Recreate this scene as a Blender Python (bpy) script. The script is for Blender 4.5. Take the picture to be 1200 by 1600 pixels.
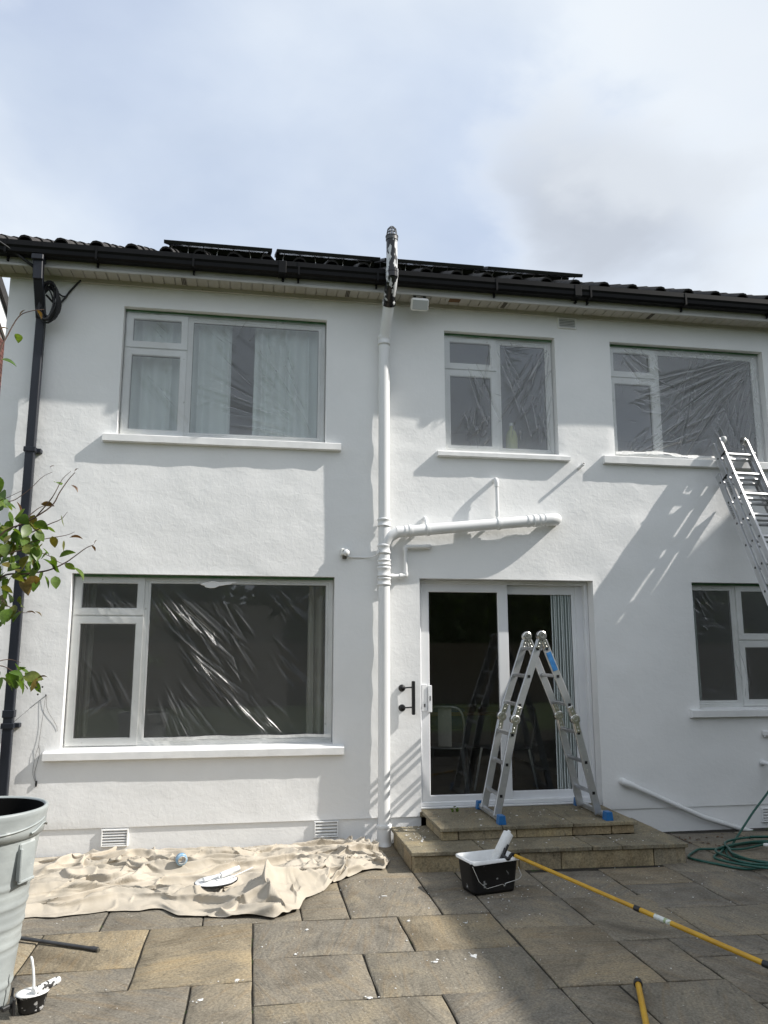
import bpy, bmesh, math, random
import numpy as np
from mathutils import Vector, Matrix

R = math.radians
PI = math.pi
sc = bpy.context.scene
for o in list(bpy.data.objects):
    bpy.data.objects.remove(o)
COL = sc.collection

# ------------------------------------------------------------------ camera
cam = bpy.data.cameras.new('camera')
cam.sensor_fit = 'VERTICAL'
cam.sensor_height = 36.0
cam.sensor_width = 27.0
cam.lens = 36.0 * 1212.8 / 1600.0
cam.clip_start = 0.05
cam.clip_end = 600
camo = bpy.data.objects.new('camera', cam)
COL.objects.link(camo)
camo.location = (0, -7, 1.66)
camo.rotation_euler = (R(90 + 9.917), 0, R(-9.469))
sc.camera = camo

# ------------------------------------------------------------------ light
SUN = Vector((4.1, -1.0, 3.55)).normalized()
sl = bpy.data.lights.new('sun', 'SUN')
sl.energy = 3.7
sl.angle = R(0.5)
sl.color = (1.0, 0.955, 0.89)
so = bpy.data.objects.new('sun', sl)
COL.objects.link(so)
so.rotation_euler = SUN.to_track_quat('Z', 'Y').to_euler()
so.location = (20, -8, 25)

W = bpy.data.worlds.new('World')
sc.world = W
W.use_nodes = True
nt = W.node_tree
nt.nodes.clear()


def nd(tree, t, **kw):
    n = tree.nodes.new(t)
    for k, v in kw.items():
        if k.startswith('i_'):
            key = k[2:]
            key = int(key) if key.isdigit() else key.replace('_', ' ')
            n.inputs[key].default_value = v
        else:
            setattr(n, k, v)
    return n


def lk(tree, a, b):
    tree.links.new(a, b)


def ramp(tree, fac, stops, interp='LINEAR'):
    r = tree.nodes.new('ShaderNodeValToRGB')
    r.color_ramp.interpolation = interp
    el = r.color_ramp.elements
    while len(el) < len(stops):
        el.new(0.5)
    for e, (p, c) in zip(el, stops):
        e.position = p
        e.color = c if len(c) == 4 else (*c, 1)
    if fac is not None:
        lk(tree, fac, r.inputs[0])
    return r


def mixc(tree, fac, a, b, blend='MIX'):
    m = tree.nodes.new('ShaderNodeMix')
    m.data_type = 'RGBA'
    m.blend_type = blend
    for inp, v in ((m.inputs['Factor'], fac), (m.inputs['A'], a), (m.inputs['B'], b)):
        if hasattr(v, 'is_linked') or hasattr(v, 'links'):
            lk(tree, v, inp)
        elif v is not None:
            if isinstance(v, (tuple, list)):
                inp.default_value = (*v, 1) if len(v) == 3 else v
            else:
                inp.default_value = v
    return m.outputs['Result']


def vmath(tree, op, a, b=None):
    m = tree.nodes.new('ShaderNodeMath')
    m.operation = op
    for i, v in enumerate((a, b)):
        if v is None:
            continue
        if isinstance(v, (int, float)):
            m.inputs[i].default_value = v
        else:
            lk(tree, v, m.inputs[i])
    return m.outputs[0]


sky = nd(nt, 'ShaderNodeTexSky', sky_type='NISHITA', sun_disc=False)
sky.sun_elevation = math.asin(SUN.z)
sky.sun_rotation = math.atan2(SUN.x, SUN.y)
sky.altitude = 50
sky.air_density = 1.0
sky.dust_density = 2.0
sky.ozone_density = 1.2
tc = nd(nt, 'ShaderNodeTexCoord')
sep = nd(nt, 'ShaderNodeSeparateXYZ')
lk(nt, tc.outputs['Generated'], sep.inputs[0])
mp = nd(nt, 'ShaderNodeMapping')
mp.inputs['Location'].default_value = (9.4, 0.9, 4.0)
mp.inputs['Scale'].default_value = (1.0, 1.0, 1.7)
lk(nt, tc.outputs['Generated'], mp.inputs[0])
n1 = nd(nt, 'ShaderNodeTexNoise', i_Scale=1.7, i_Detail=6.0, i_Roughness=0.48, i_Distortion=0.3)
n2 = nd(nt, 'ShaderNodeTexNoise', i_Scale=4.2, i_Detail=8.0, i_Roughness=0.52, i_Distortion=0.25)
lk(nt, mp.outputs[0], n1.inputs['Vector'])
lk(nt, mp.outputs[0], n2.inputs['Vector'])
# thin high veil: lavender where it thins, milky where it thickens
veil = ramp(nt, n1.outputs['Fac'], [(0.28, (3.75, 4.3, 5.5)), (0.43, (4.25, 4.8, 5.7)), (0.57, (4.75, 5.2, 5.8)), (0.74, (5.15, 5.5, 5.9))])
cover = ramp(nt, n1.outputs['Fac'], [(0.30, (0.70,) * 3), (0.60, (0.95,) * 3)])
skycol = mixc(nt, cover.outputs[0], sky.outputs[0], veil.outputs[0])
wisp = ramp(nt, n2.outputs['Fac'], [(0.34, (0.93, 0.94, 0.955)), (0.52, (1.0, 1.0, 1.0)), (0.68, (1.07, 1.06, 1.04))])
skycol = mixc(nt, 1.0, skycol, wisp.outputs[0], 'MULTIPLY')


def bank(d, size, amount, col):
    """a heap of cloud round direction d, ragged at one edge"""
    global skycol
    dv = nd(nt, 'ShaderNodeVectorMath', operation='DISTANCE')
    lk(nt, tc.outputs['Generated'], dv.inputs[0])
    dv.inputs[1].default_value = d
    q = vmath(nt, 'SUBTRACT', 1.0, vmath(nt, 'DIVIDE', dv.outputs['Value'], size))
    q = vmath(nt, 'ADD', vmath(nt, "MULTIPLY", q, 0.42), n2.outputs['Fac'])
    rim = ramp(nt, q, [(0.44, (0, 0, 0)), (0.66, (0.42, 0.42, 0.42))], 'EASE')
    skycol = mixc(nt, rim.outputs[0], skycol, (5.45, 5.75, 6.05))
    body = ramp(nt, q, [(0.53, (0, 0, 0)), (0.86, (amount,) * 3)], 'EASE')
    skycol = mixc(nt, body.outputs[0], skycol, col)


for d, size, amount, col in (((0.405, 0.776, 0.483), 0.17, 0.95, (3.35, 3.65, 4.15)), ((-.55, .62, .56), 0.30, 0.45, (5.0, 5.3, 5.8)), ((0.50, .60, .62), 0.22, 0.35, (4.7, 5.0, 5.4)), ((.75, -.35, .55), 0.6, 0.4, (5.4, 5.6, 5.9)), ((-.5, -.7, .5), 0.5, 0.5, (5.2, 5.5, 5.9)), ((.1, -.55, .83), 0.5, 0.4, (5.3, 5.6, 6.0))):
    bank(d, size, amount, col)
bg = nd(nt, 'ShaderNodeBackground', i_Strength=0.1)
wo = nd(nt, 'ShaderNodeOutputWorld')
lk(nt, skycol, bg.inputs[0])
lk(nt, bg.outputs[0], wo.inputs[0])

vs = sc.view_settings
sc.display_settings.display_device = 'sRGB'
vs.view_transform = 'Standard'
vs.look = 'None'
vs.exposure = 0.75
vs.gamma = 1.0
vs.use_curve_mapping = False
sc.cycles.max_bounces = 10
sc.cycles.transparent_max_bounces = 16
sc.cycles.use_denoising = True
try:
    sc.cycles.caustics_reflective = False
    sc.cycles.caustics_refractive = False
except Exception:
    pass

# ------------------------------------------------------------------ materials
MATS = {}


def new_mat(name):
    m = bpy.data.materials.new(name)
    m.use_nodes = True
    t = m.node_tree
    t.nodes.clear()
    out = t.nodes.new('ShaderNodeOutputMaterial')
    MATS[name] = m
    return m, t, out


def M(name, c1, rough=0.5, metal=0.0, c2=None, vs=6.0, vd=4.0, stretch=(1, 1, 1), bump=None, bump2=None,
      rand=0.0, spec=0.5, lo=0.35, hi=0.65, specks=None, rr=0.0):
    m, t, out = new_mat(name)
    b = t.nodes.new('ShaderNodeBsdfPrincipled')
    b.inputs['Roughness'].default_value = rough
    b.inputs['Metallic'].default_value = metal
    b.inputs['Specular IOR Level'].default_value = spec
    tcn = t.nodes.new('ShaderNodeTexCoord')
    mpn = t.nodes.new('ShaderNodeMapping')
    mpn.inputs['Scale'].default_value = stretch
    lk(t, tcn.outputs['Object'], mpn.inputs[0])
    vec = mpn.outputs[0]
    col = None
    if c2 is not None:
        n = nd(t, 'ShaderNodeTexNoise', i_Scale=vs, i_Detail=vd, i_Roughness=0.6)
        lk(t, vec, n.inputs['Vector'])
        col = ramp(t, n.outputs['Fac'], [(lo, c1), (hi, c2)]).outputs[0]
        if rr:
            rg = ramp(t, n.outputs['Fac'], [(0.3, (max(0, rough - rr),) * 3), (0.7, (min(1, rough + rr),) * 3)])
            lk(t, rg.outputs[0], b.inputs['Roughness'])
    if specks:
        scale, thr, sc_col = specks
        n = nd(t, 'ShaderNodeTexNoise', i_Scale=scale, i_Detail=3.0, i_Roughness=0.55)
        lk(t, vec, n.inputs['Vector'])
        f = ramp(t, n.outputs['Fac'], [(thr, (0, 0, 0)), (thr + 0.03, (1, 1, 1))])
        col = mixc(t, f.outputs[0], col if col is not None else c1, sc_col)
    if rand:
        oi = t.nodes.new('ShaderNodeObjectInfo')
        rr_ = ramp(t, oi.outputs['Random'], [(0, (1 - rand,) * 3), (1, (1 + rand,) * 3)])
        col = mixc(t, 1.0, col if col is not None else c1, rr_.outputs[0], 'MULTIPLY')
    if col is not None:
        lk(t, col, b.inputs['Base Color'])
    else:
        b.inputs['Base Color'].default_value = (*c1, 1)
    prev = None
    for bp in (bump, bump2):
        if bp:
            s, st, d = bp[:3]
            n = nd(t, 'ShaderNodeTexNoise', i_Scale=s, i_Detail=4.0, i_Roughness=0.6)
            lk(t, vec, n.inputs['Vector'])
            bn = t.nodes.new('ShaderNodeBump')
            bn.inputs['Strength'].default_value = st
            bn.inputs['Distance'].default_value = d
            lk(t, n.outputs['Fac'], bn.inputs['Height'])
            if prev is not None:
                lk(t, prev, bn.inputs['Normal'])
            prev = bn.outputs[0]
    if prev is not None:
        lk(t, prev, b.inputs['Normal'])
    lk(t, b.outputs[0], out.inputs[0])
    return m


M('upvc', (0.86, 0.865, 0.85), 0.35, c2=(0.80, 0.80, 0.78), vs=5, bump=(30, 0.1, 0.002), specks=(22, 0.71, (0.52, 0.51, 0.47)))
M('upvc_door', (0.76, 0.77, 0.78), 0.3, c2=(0.72, 0.73, 0.75), vs=3)
M('gasket', (0.04, 0.04, 0.045), 0.6)
M('white_gloss', (0.80, 0.80, 0.79), 0.35, c2=(0.74, 0.745, 0.74), vs=8, bump=(14, 0.25, 0.006), bump2=(60, 0.15, 0.002))
M('pipe_white', (0.80, 0.805, 0.80), 0.4, c2=(0.75, 0.755, 0.75), vs=5, stretch=(1, 1, 0.3), bump=(40, 0.12, 0.002))
M('soffit', (0.50, 0.485, 0.435), 0.45, c2=(0.43, 0.405, 0.35), vs=2.5, specks=(9, 0.70, (0.36, 0.31, 0.24)))
M('fascia', (0.50, 0.495, 0.465), 0.45, c2=(0.42, 0.41, 0.375), vs=3)
M('gutter_black', (0.004, 0.004, 0.0045), 0.45, c2=(0.006, 0.006, 0.006), vs=12, spec=.16)
M('pipe_black', (0.010, 0.012, 0.018), 0.4, c2=(0.017, 0.02, 0.028), vs=8, stretch=(1, 1, .3), spec=.35)
M('pipe_splash', (0.010, 0.010, 0.011), 0.22, stretch=(1, 1, .38), specks=(13, 0.525, (0.62, 0.63, 0.63)), bump=(20, .1, .003))
M('cable', (0.008, 0.008, 0.009), 0.5)
M('tile', (0.018, 0.016, 0.015), 0.85, c2=(0.036, 0.032, 0.029), vs=14, rand=0.25, bump=(60, .4, .004))
M('panel_frame', (0.015, 0.015, 0.017), 0.35, 0.3)
M('panel_glass', (0.006, 0.007, 0.012), 0.12)
M('alu', (0.62, 0.63, 0.64), 0.38, 0.85, c2=(0.50, 0.51, 0.52), vs=9, rr=.08, specks=(26, 0.70, (0.78, 0.78, 0.77)))
M('alu_old', (0.60, 0.605, 0.61), 0.42, 0.75, c2=(0.46, 0.465, 0.47), vs=7, stretch=(1, .4, .4), rr=.1, specks=(30, 0.68, (0.7, 0.7, 0.7)))
M('steel', (0.66, 0.655, 0.63), 0.25, 0.95, c2=(0.50, 0.49, 0.46), vs=20)
M('black_plastic', (0.010, 0.010, 0.011), 0.4, c2=(0.02, 0.02, 0.021), vs=15)
M('bucket_black', (0.009, 0.009, 0.010), 0.45, c2=(0.016, 0.016, 0.017), vs=12, specks=(17, 0.665, (0.42, 0.43, 0.43)), bump=(25, .2, .003))
M('kettle_black', (0.010, 0.010, 0.011), 0.45, specks=(34, 0.60, (0.5, 0.5, 0.5)))
M('speckled', (0.66, 0.66, 0.65), 0.6, specks=(52, 0.50, (0.03, 0.03, 0.03)), bump=(90, .5, .004))
M('wet_paint', (0.83, 0.835, 0.83), 0.25, c2=(0.76, 0.765, 0.76), vs=16, bump=(25, .35, .006))
M('sleeve', (0.80, 0.80, 0.78), 0.8, c2=(0.70, 0.70, 0.68), vs=40, bump=(120, .6, .006))
M('yellow_pole', (0.62, 0.36, 0.025), 0.35, c2=(0.50, 0.27, 0.02), vs=12, specks=(45, 0.73, (0.7, 0.6, 0.35)))
M('blue_plastic', (0.02, 0.16, 0.42), 0.4, c2=(0.015, 0.12, 0.34), vs=20)
M('blue_clear', (0.16, 0.36, 0.58), 0.25, c2=(0.45, 0.58, 0.68), vs=30)
M('blue_label', (0.05, 0.22, 0.50), 0.35, c2=(0.03, 0.13, 0.33), vs=40)
M('pale_label', (0.70, 0.72, 0.68), 0.5, c2=(0.35, 0.42, 0.22), vs=45, lo=.52, hi=.6)
M('planter', (0.37, 0.40, 0.395), 0.5, c2=(0.29, 0.315, 0.315), vs=5, stretch=(1, 1, 2.0), bump=(18, .2, .006), specks=(9, 0.68, (0.52, 0.54, 0.53)))
M('soil', (0.012, 0.010, 0.008), 0.95, c2=(0.025, 0.02, 0.015), vs=30, bump=(40, 1, .02))
M('planter_inside', (0.003, 0.003, 0.003), 0.9, spec=.1)
M('canvas', (0.40, 0.355, 0.285), 0.9, c2=(0.49, 0.44, 0.365), vs=3.2, bump=(260, .25, .0015), bump2=(28, .35, .006), specks=(24, 0.72, (0.55, 0.52, 0.46)))
M('hose', (0.012, 0.075, 0.055), 0.35, c2=(0.02, 0.10, 0.075), vs=10)
M('dark_metal', (0.07, 0.07, 0.072), 0.45, 0.5, c2=(0.10, 0.10, 0.10), vs=20)
M('handle_black', (0.008, 0.008, 0.009), 0.45)
M('wire', (0.10, 0.095, 0.09), 0.5, 0.3)
M('curtain', (0.86, 0.90, 0.885), 0.9, c2=(0.82, 0.87, 0.85), vs=4)
M('curtain_beige', (0.50, 0.48, 0.42), 0.9, c2=(0.42, 0.40, 0.35), vs=4)
M('blind', (0.80, 0.85, 0.84), 0.8, c2=(0.74, 0.80, 0.79), vs=8)
M('room_wall', (0.60, 0.60, 0.58), 0.9)
M('room_dark', (0.26, 0.22, 0.18), 0.7, c2=(0.18, 0.15, 0.12), vs=2)
M('wood', (0.20, 0.12, 0.06), 0.5, c2=(0.14, 0.08, 0.04), vs=8, stretch=(1, 8, 8))
M('cloth_blue', (0.05, 0.08, 0.16), 0.9)
M('yellow_bottle', (0.50, 0.52, 0.18), 0.35)
M('masking_tape', (0.04, 0.15, 0.055), 0.6, c2=(0.13, 0.24, 0.13), vs=9)
M('lens', (0.46, 0.48, 0.48), 0.35)
M('lamp_white', (0.78, 0.78, 0.75), 0.4)
M('brick', (0.075, 0.026, 0.02), 0.85, c2=(0.115, 0.042, 0.03), vs=12, rand=.3, bump=(50, .5, .006))
M('mortar', (0.22, 0.20, 0.18), 0.95)
M('neighbour_render', (0.55, 0.53, 0.50), 0.9, c2=(0.48, 0.46, 0.43), vs=2)
M('rust', (0.17, 0.09, 0.035), 0.8, c2=(0.10, 0.05, 0.02), vs=40)
M('vent_dark', (0.10, 0.09, 0.07), 0.7)
M('vent_shade', (0.36, 0.36, 0.35), 0.7)
M('paint_flake', (0.78, 0.78, 0.76), 0.6, c2=(0.62, 0.62, 0.60), vs=30)
M('lawn', (0.045, 0.075, 0.018), 0.95, c2=(0.07, 0.10, 0.03), vs=3, bump=(60, .8, .03))
M('bed', (0.020, 0.017, 0.012), 0.95, c2=(0.040, 0.034, 0.024), vs=9, bump=(60, 1, .01), specks=(9, 0.60, (0.035, 0.055, 0.015)))
M('bark', (0.075, 0.045, 0.035), 0.8, c2=(0.11, 0.07, 0.05), vs=30)
M('fence_wood', (0.18, 0.14, 0.10), 0.85, c2=(0.24, 0.19, 0.14), vs=6, stretch=(6, 1, .5), rand=.2)
M('core', (0.03, 0.027, 0.022), 0.95)

# masonry paint on the render: brushed ripples, lumps and specks under grazing sun
m, t, out = new_mat('wall_paint')
b = t.nodes.new('ShaderNodeBsdfPrincipled')
b.inputs['Roughness'].default_value = 0.6
tcn = t.nodes.new('ShaderNodeTexCoord')
vec = tcn.outputs['Object']
n = nd(t, 'ShaderNodeTexNoise', i_Scale=1.3, i_Detail=5.0, i_Roughness=0.6)
lk(t, vec, n.inputs['Vector'])
c = ramp(t, n.outputs['Fac'], [(0.3, (0.785, 0.79, 0.785)), (0.7, (0.86, 0.858, 0.848))])
lk(t, c.outputs[0], b.inputs['Base Color'])
hs = None
prev = None
for (s, st, d, det, stretch) in ((13.0, 0.24, 0.008, 3.0, (1, 1, 1.5)), (38.0, 0.26, 0.0042, 3.0, (1.0, 1, 0.6)), (120.0, 0.18, 0.0012, 2.0, (1, 1, 1))):
    mpn = t.nodes.new('ShaderNodeMapping')
    mpn.inputs['Scale'].default_value = stretch
    lk(t, vec, mpn.inputs[0])
    n = nd(t, 'ShaderNodeTexNoise', i_Scale=s, i_Detail=det, i_Roughness=0.5, i_Distortion=0.6)
    lk(t, mpn.outputs[0], n.inputs['Vector'])
    bn = nd(t, 'ShaderNodeBump', i_Strength=st, i_Distance=d)
    lk(t, n.outputs['Fac'], bn.inputs['Height'])
    if prev is not None:
        lk(t, prev, bn.inputs['Normal'])
    prev = bn.outputs[0]
lk(t, prev, b.inputs['Normal'])
lk(t, b.outputs[0], out.inputs[0])


# riven sandstone
def stone(name, tones, seed, wet=0.0):
    m, t, out = new_mat(name)
    b = t.nodes.new('ShaderNodeBsdfPrincipled')
    tcn = t.nodes.new('ShaderNodeTexCoord')
    oi = t.nodes.new('ShaderNodeObjectInfo')
    mpn = t.nodes.new('ShaderNodeMapping')
    mpn.vector_type = 'POINT'
    cmbn = t.nodes.new('ShaderNodeCombineXYZ')
    rx = vmath(t, 'MULTIPLY', oi.outputs['Random'], 37.0)
    ry = vmath(t, 'MULTIPLY', oi.outputs['Random'], 91.0)
    rz = vmath(t, 'MULTIPLY', oi.outputs['Random'], 6.0)
    lk(t, rx, cmbn.inputs[0])
    lk(t, ry, cmbn.inputs[1])
    lk(t, cmbn.outputs[0], mpn.inputs['Location'])
    crot = t.nodes.new('ShaderNodeCombineXYZ')
    lk(t, rz, crot.inputs[2])
    lk(t, crot.outputs[0], mpn.inputs['Rotation'])
    lk(t, tcn.outputs['Object'], mpn.inputs[0])
    vec = mpn.outputs[0]
    base = ramp(t, oi.outputs['Random'], tones)
    # broad mottling
    nA = nd(t, 'ShaderNodeTexNoise', i_Scale=2.2, i_Detail=5.0, i_Roughness=0.62, i_Distortion=0.8)
    lk(t, vec, nA.inputs['Vector'])
    rA = ramp(t, nA.outputs['Fac'], [(0.26, (0.55, 0.53, 0.51)), (0.5, (1.0, 1.0, 1.0)), (0.74, (1.42, 1.33, 1.15))])
    col = mixc(t, 1.0, base.outputs[0], rA.outputs[0], 'MULTIPLY')
    # warm iron streaks
    mps = t.nodes.new('ShaderNodeMapping')
    mps.inputs['Scale'].default_value = (0.8, 6.5, 1.0)
    lk(t, vec, mps.inputs[0])
    nB = nd(t, 'ShaderNodeTexNoise', i_Scale=2.6, i_Detail=6.0, i_Roughness=0.66, i_Distortion=1.2)
    lk(t, mps.outputs[0], nB.inputs['Vector'])
    rB = ramp(t, nB.outputs['Fac'], [(0.50, (0, 0, 0)), (0.78, (1, 1, 1))])
    fB = vmath(t, 'MULTIPLY', rB.outputs[0], 0.5)
    col = mixc(t, fB, col, (0.225, 0.15, 0.07))
    rB2 = ramp(t, nB.outputs['Fac'], [(0.25, (0.62, 0.62, 0.63)), (0.45, (1, 1, 1))])
    col = mixc(t, 1.0, col, rB2.outputs[0], 'MULTIPLY')
    # grit
    nC = nd(t, 'ShaderNodeTexNoise', i_Scale=70.0, i_Detail=4.0, i_Roughness=0.7)
    lk(t, vec, nC.inputs['Vector'])
    rC = ramp(t, nC.outputs['Fac'], [(0.32, (0.62,) * 3), (0.52, (1.0,) * 3), (0.7, (1.36,) * 3)])
    col = mixc(t, 1.0, col, rC.outputs[0], 'MULTIPLY')
    # dark lichen blots and pale drips
    nD = nd(t, 'ShaderNodeTexNoise', i_Scale=17.0, i_Detail=5.0, i_Roughness=0.7)
    lk(t, vec, nD.inputs['Vector'])
    rD = ramp(t, nD.outputs['Fac'], [(0.56, (0, 0, 0)), (0.72, (0.6, 0.6, 0.6))])
    col = mixc(t, rD.outputs[0], col, (0.055, 0.05, 0.04))
    nE = nd(t, 'ShaderNodeTexNoise', i_Scale=42.0, i_Detail=2.0, i_Roughness=0.5)
    lk(t, vec, nE.inputs['Vector'])
    rE = ramp(t, nE.outputs['Fac'], [(0.705, (0, 0, 0)), (0.74, (0.75, 0.75, 0.75))])
    col = mixc(t, rE.outputs[0], col, (0.40, 0.38, 0.33))
    lk(t, col, b.inputs['Base Color'])
    b.inputs['Roughness'].default_value = 0.82
    b.inputs['Specular IOR Level'].default_value = 0.35
    prev = None
    for (src, st, d) in ((nB, 0.5, 0.012), (nA, 0.35, 0.02), (nC, 0.5, 0.003)):
        bn = nd(t, 'ShaderNodeBump', i_Strength=st, i_Distance=d)
        lk(t, src.outputs['Fac'], bn.inputs['Height'])
        if prev is not None:
            lk(t, prev, bn.inputs['Normal'])
        prev = bn.outputs[0]
    lk(t, prev, b.inputs['Normal'])
    lk(t, b.outputs[0], out.inputs[0])


stone('paving', [(0.0, (0.225, 0.197, 0.150)), (0.3, (0.205, 0.183, 0.143)), (0.55, (0.238, 0.200, 0.142)), (0.8, (0.200, 0.182, 0.150)), (1.0, (0.245, 0.204, 0.140))], 1)
stone('paving_gold', [(0.0, (0.228, 0.194, 0.138)), (1.0, (0.255, 0.213, 0.146))], 1)
stone('paving_grey', [(0.0, (0.192, 0.174, 0.143)), (1.0, (0.212, 0.188, 0.148))], 1)
stone('riser', [(0.0, (0.36, 0.295, 0.18)), (0.4, (0.33, 0.275, 0.18)), (0.7, (0.28, 0.245, 0.175)), (1.0, (0.38, 0.29, 0.17))], 1)
stone('tread', [(0.0, (0.205, 0.183, 0.132)), (1.0, (0.24, 0.21, 0.145))], 1)

# window glass: clear in the middle, mirror at the glance (double glazing)
m, t, out = new_mat('glass')
tr = nd(t, 'ShaderNodeBsdfTransparent')
tr.inputs[0].default_value = (0.90, 0.93, 0.92, 1)
gl = nd(t, 'ShaderNodeBsdfGlossy')
gl.inputs['Roughness'].default_value = 0.015
fr = nd(t, 'ShaderNodeFresnel', i_IOR=1.5)
ff = vmath(t, 'MINIMUM', vmath(t, 'MULTIPLY', fr.outputs[0], 2.3), 1.0)
mx = nd(t, 'ShaderNodeMixShader')
lk(t, ff, mx.inputs[0])
lk(t, tr.outputs[0], mx.inputs[1])
lk(t, gl.outputs[0], mx.inputs[2])
lk(t, mx.outputs[0], out.inputs[0])


def film_mat(name, haze, gloss, rough, edge):
    m, t, out = new_mat(name)
    tr = nd(t, 'ShaderNodeBsdfTransparent')
    tr.inputs[0].default_value = (0.985, 0.99, 0.99, 1)
    df = nd(t, 'ShaderNodeBsdfDiffuse')
    df.inputs[0].default_value = (0.82, 0.83, 0.84, 1)
    tl = nd(t, 'ShaderNodeBsdfTranslucent')
    tl.inputs[0].default_value = (0.82, 0.83, 0.84, 1)
    md = nd(t, 'ShaderNodeMixShader')
    md.inputs[0].default_value = 0.35
    lk(t, df.outputs[0], md.inputs[1])
    lk(t, tl.outputs[0], md.inputs[2])
    m1 = nd(t, 'ShaderNodeMixShader')
    lw = nd(t, 'ShaderNodeLayerWeight', i_Blend=0.5)
    hz = vmath(t, 'MINIMUM', vmath(t, 'ADD', vmath(t, 'MULTIPLY', vmath(t, 'POWER', lw.outputs['Facing'], 1.8), edge), haze), 0.75)
    lk(t, hz, m1.inputs[0])
    lk(t, tr.outputs[0], m1.inputs[1])
    lk(t, md.outputs[0], m1.inputs[2])
    gl = nd(t, 'ShaderNodeBsdfGlossy')
    gl.inputs['Roughness'].default_value = rough
    fr = nd(t, 'ShaderNodeFresnel', i_IOR=1.5)
    ff = vmath(t, 'MINIMUM', vmath(t, 'MULTIPLY', fr.outputs[0], gloss), 0.22)
    m2 = nd(t, 'ShaderNodeMixShader')
    lk(t, ff, m2.inputs[0])
    lk(t, m1.outputs[0], m2.inputs[1])
    lk(t, gl.outputs[0], m2.inputs[2])
    lk(t, m2.outputs[0], out.inputs[0])


film_mat('film', 0.23, 1.1, 0.18, 1.1)
film_mat('film_light', 0.06, 0.7, 0.27, 1.0)
film_mat('film_pale', 0.17, 1.1, 0.17, 1.1)


def leaf_mat(name, stops):
    m, t, out = new_mat(name)
    oi = t.nodes.new('ShaderNodeObjectInfo')
    rc = ramp(t, oi.outputs['Random'], stops)
    tcn = t.nodes.new('ShaderNodeTexCoord')
    n = nd(t, 'ShaderNodeTexNoise', i_Scale=60.0, i_Detail=3.0)
    lk(t, tcn.outputs['Object'], n.inputs['Vector'])
    rn = ramp(t, n.outputs['Fac'], [(0.3, (0.7,) * 3), (0.7, (1.3,) * 3)])
    col = mixc(t, 1.0, rc.outputs[0], rn.outputs[0], 'MULTIPLY')
    b = t.nodes.new('ShaderNodeBsdfPrincipled')
    b.inputs['Roughness'].default_value = 0.42
    lk(t, col, b.inputs['Base Color'])
    tl = nd(t, 'ShaderNodeBsdfTranslucent')
    lk(t, mixc(t, 1.0, col, (1.5, 1.6, 0.6), 'MULTIPLY'), tl.inputs[0])
    mx = nd(t, 'ShaderNodeMixShader')
    mx.inputs[0].default_value = 0.35
    lk(t, b.outputs[0], mx.inputs[1])
    lk(t, tl.outputs[0], mx.inputs[2])
    lk(t, mx.outputs[0], out.inputs[0])


leaf_mat('leaf', [(0.0, (0.055, 0.11, 0.018)), (0.35, (0.085, 0.145, 0.022)), (0.7, (0.11, 0.165, 0.028)), (0.88, (0.14, 0.15, 0.03)), (1.0, (0.16, 0.10, 0.03))])
leaf_mat('leaf_brown', [(0.0, (0.12, 0.065, 0.025)), (0.6, (0.09, 0.035, 0.022)), (1.0, (0.14, 0.10, 0.03))])
leaf_mat('hedge', [(0.0, (0.065, 0.11, 0.03)), (1.0, (0.08, 0.12, 0.035))])


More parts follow.
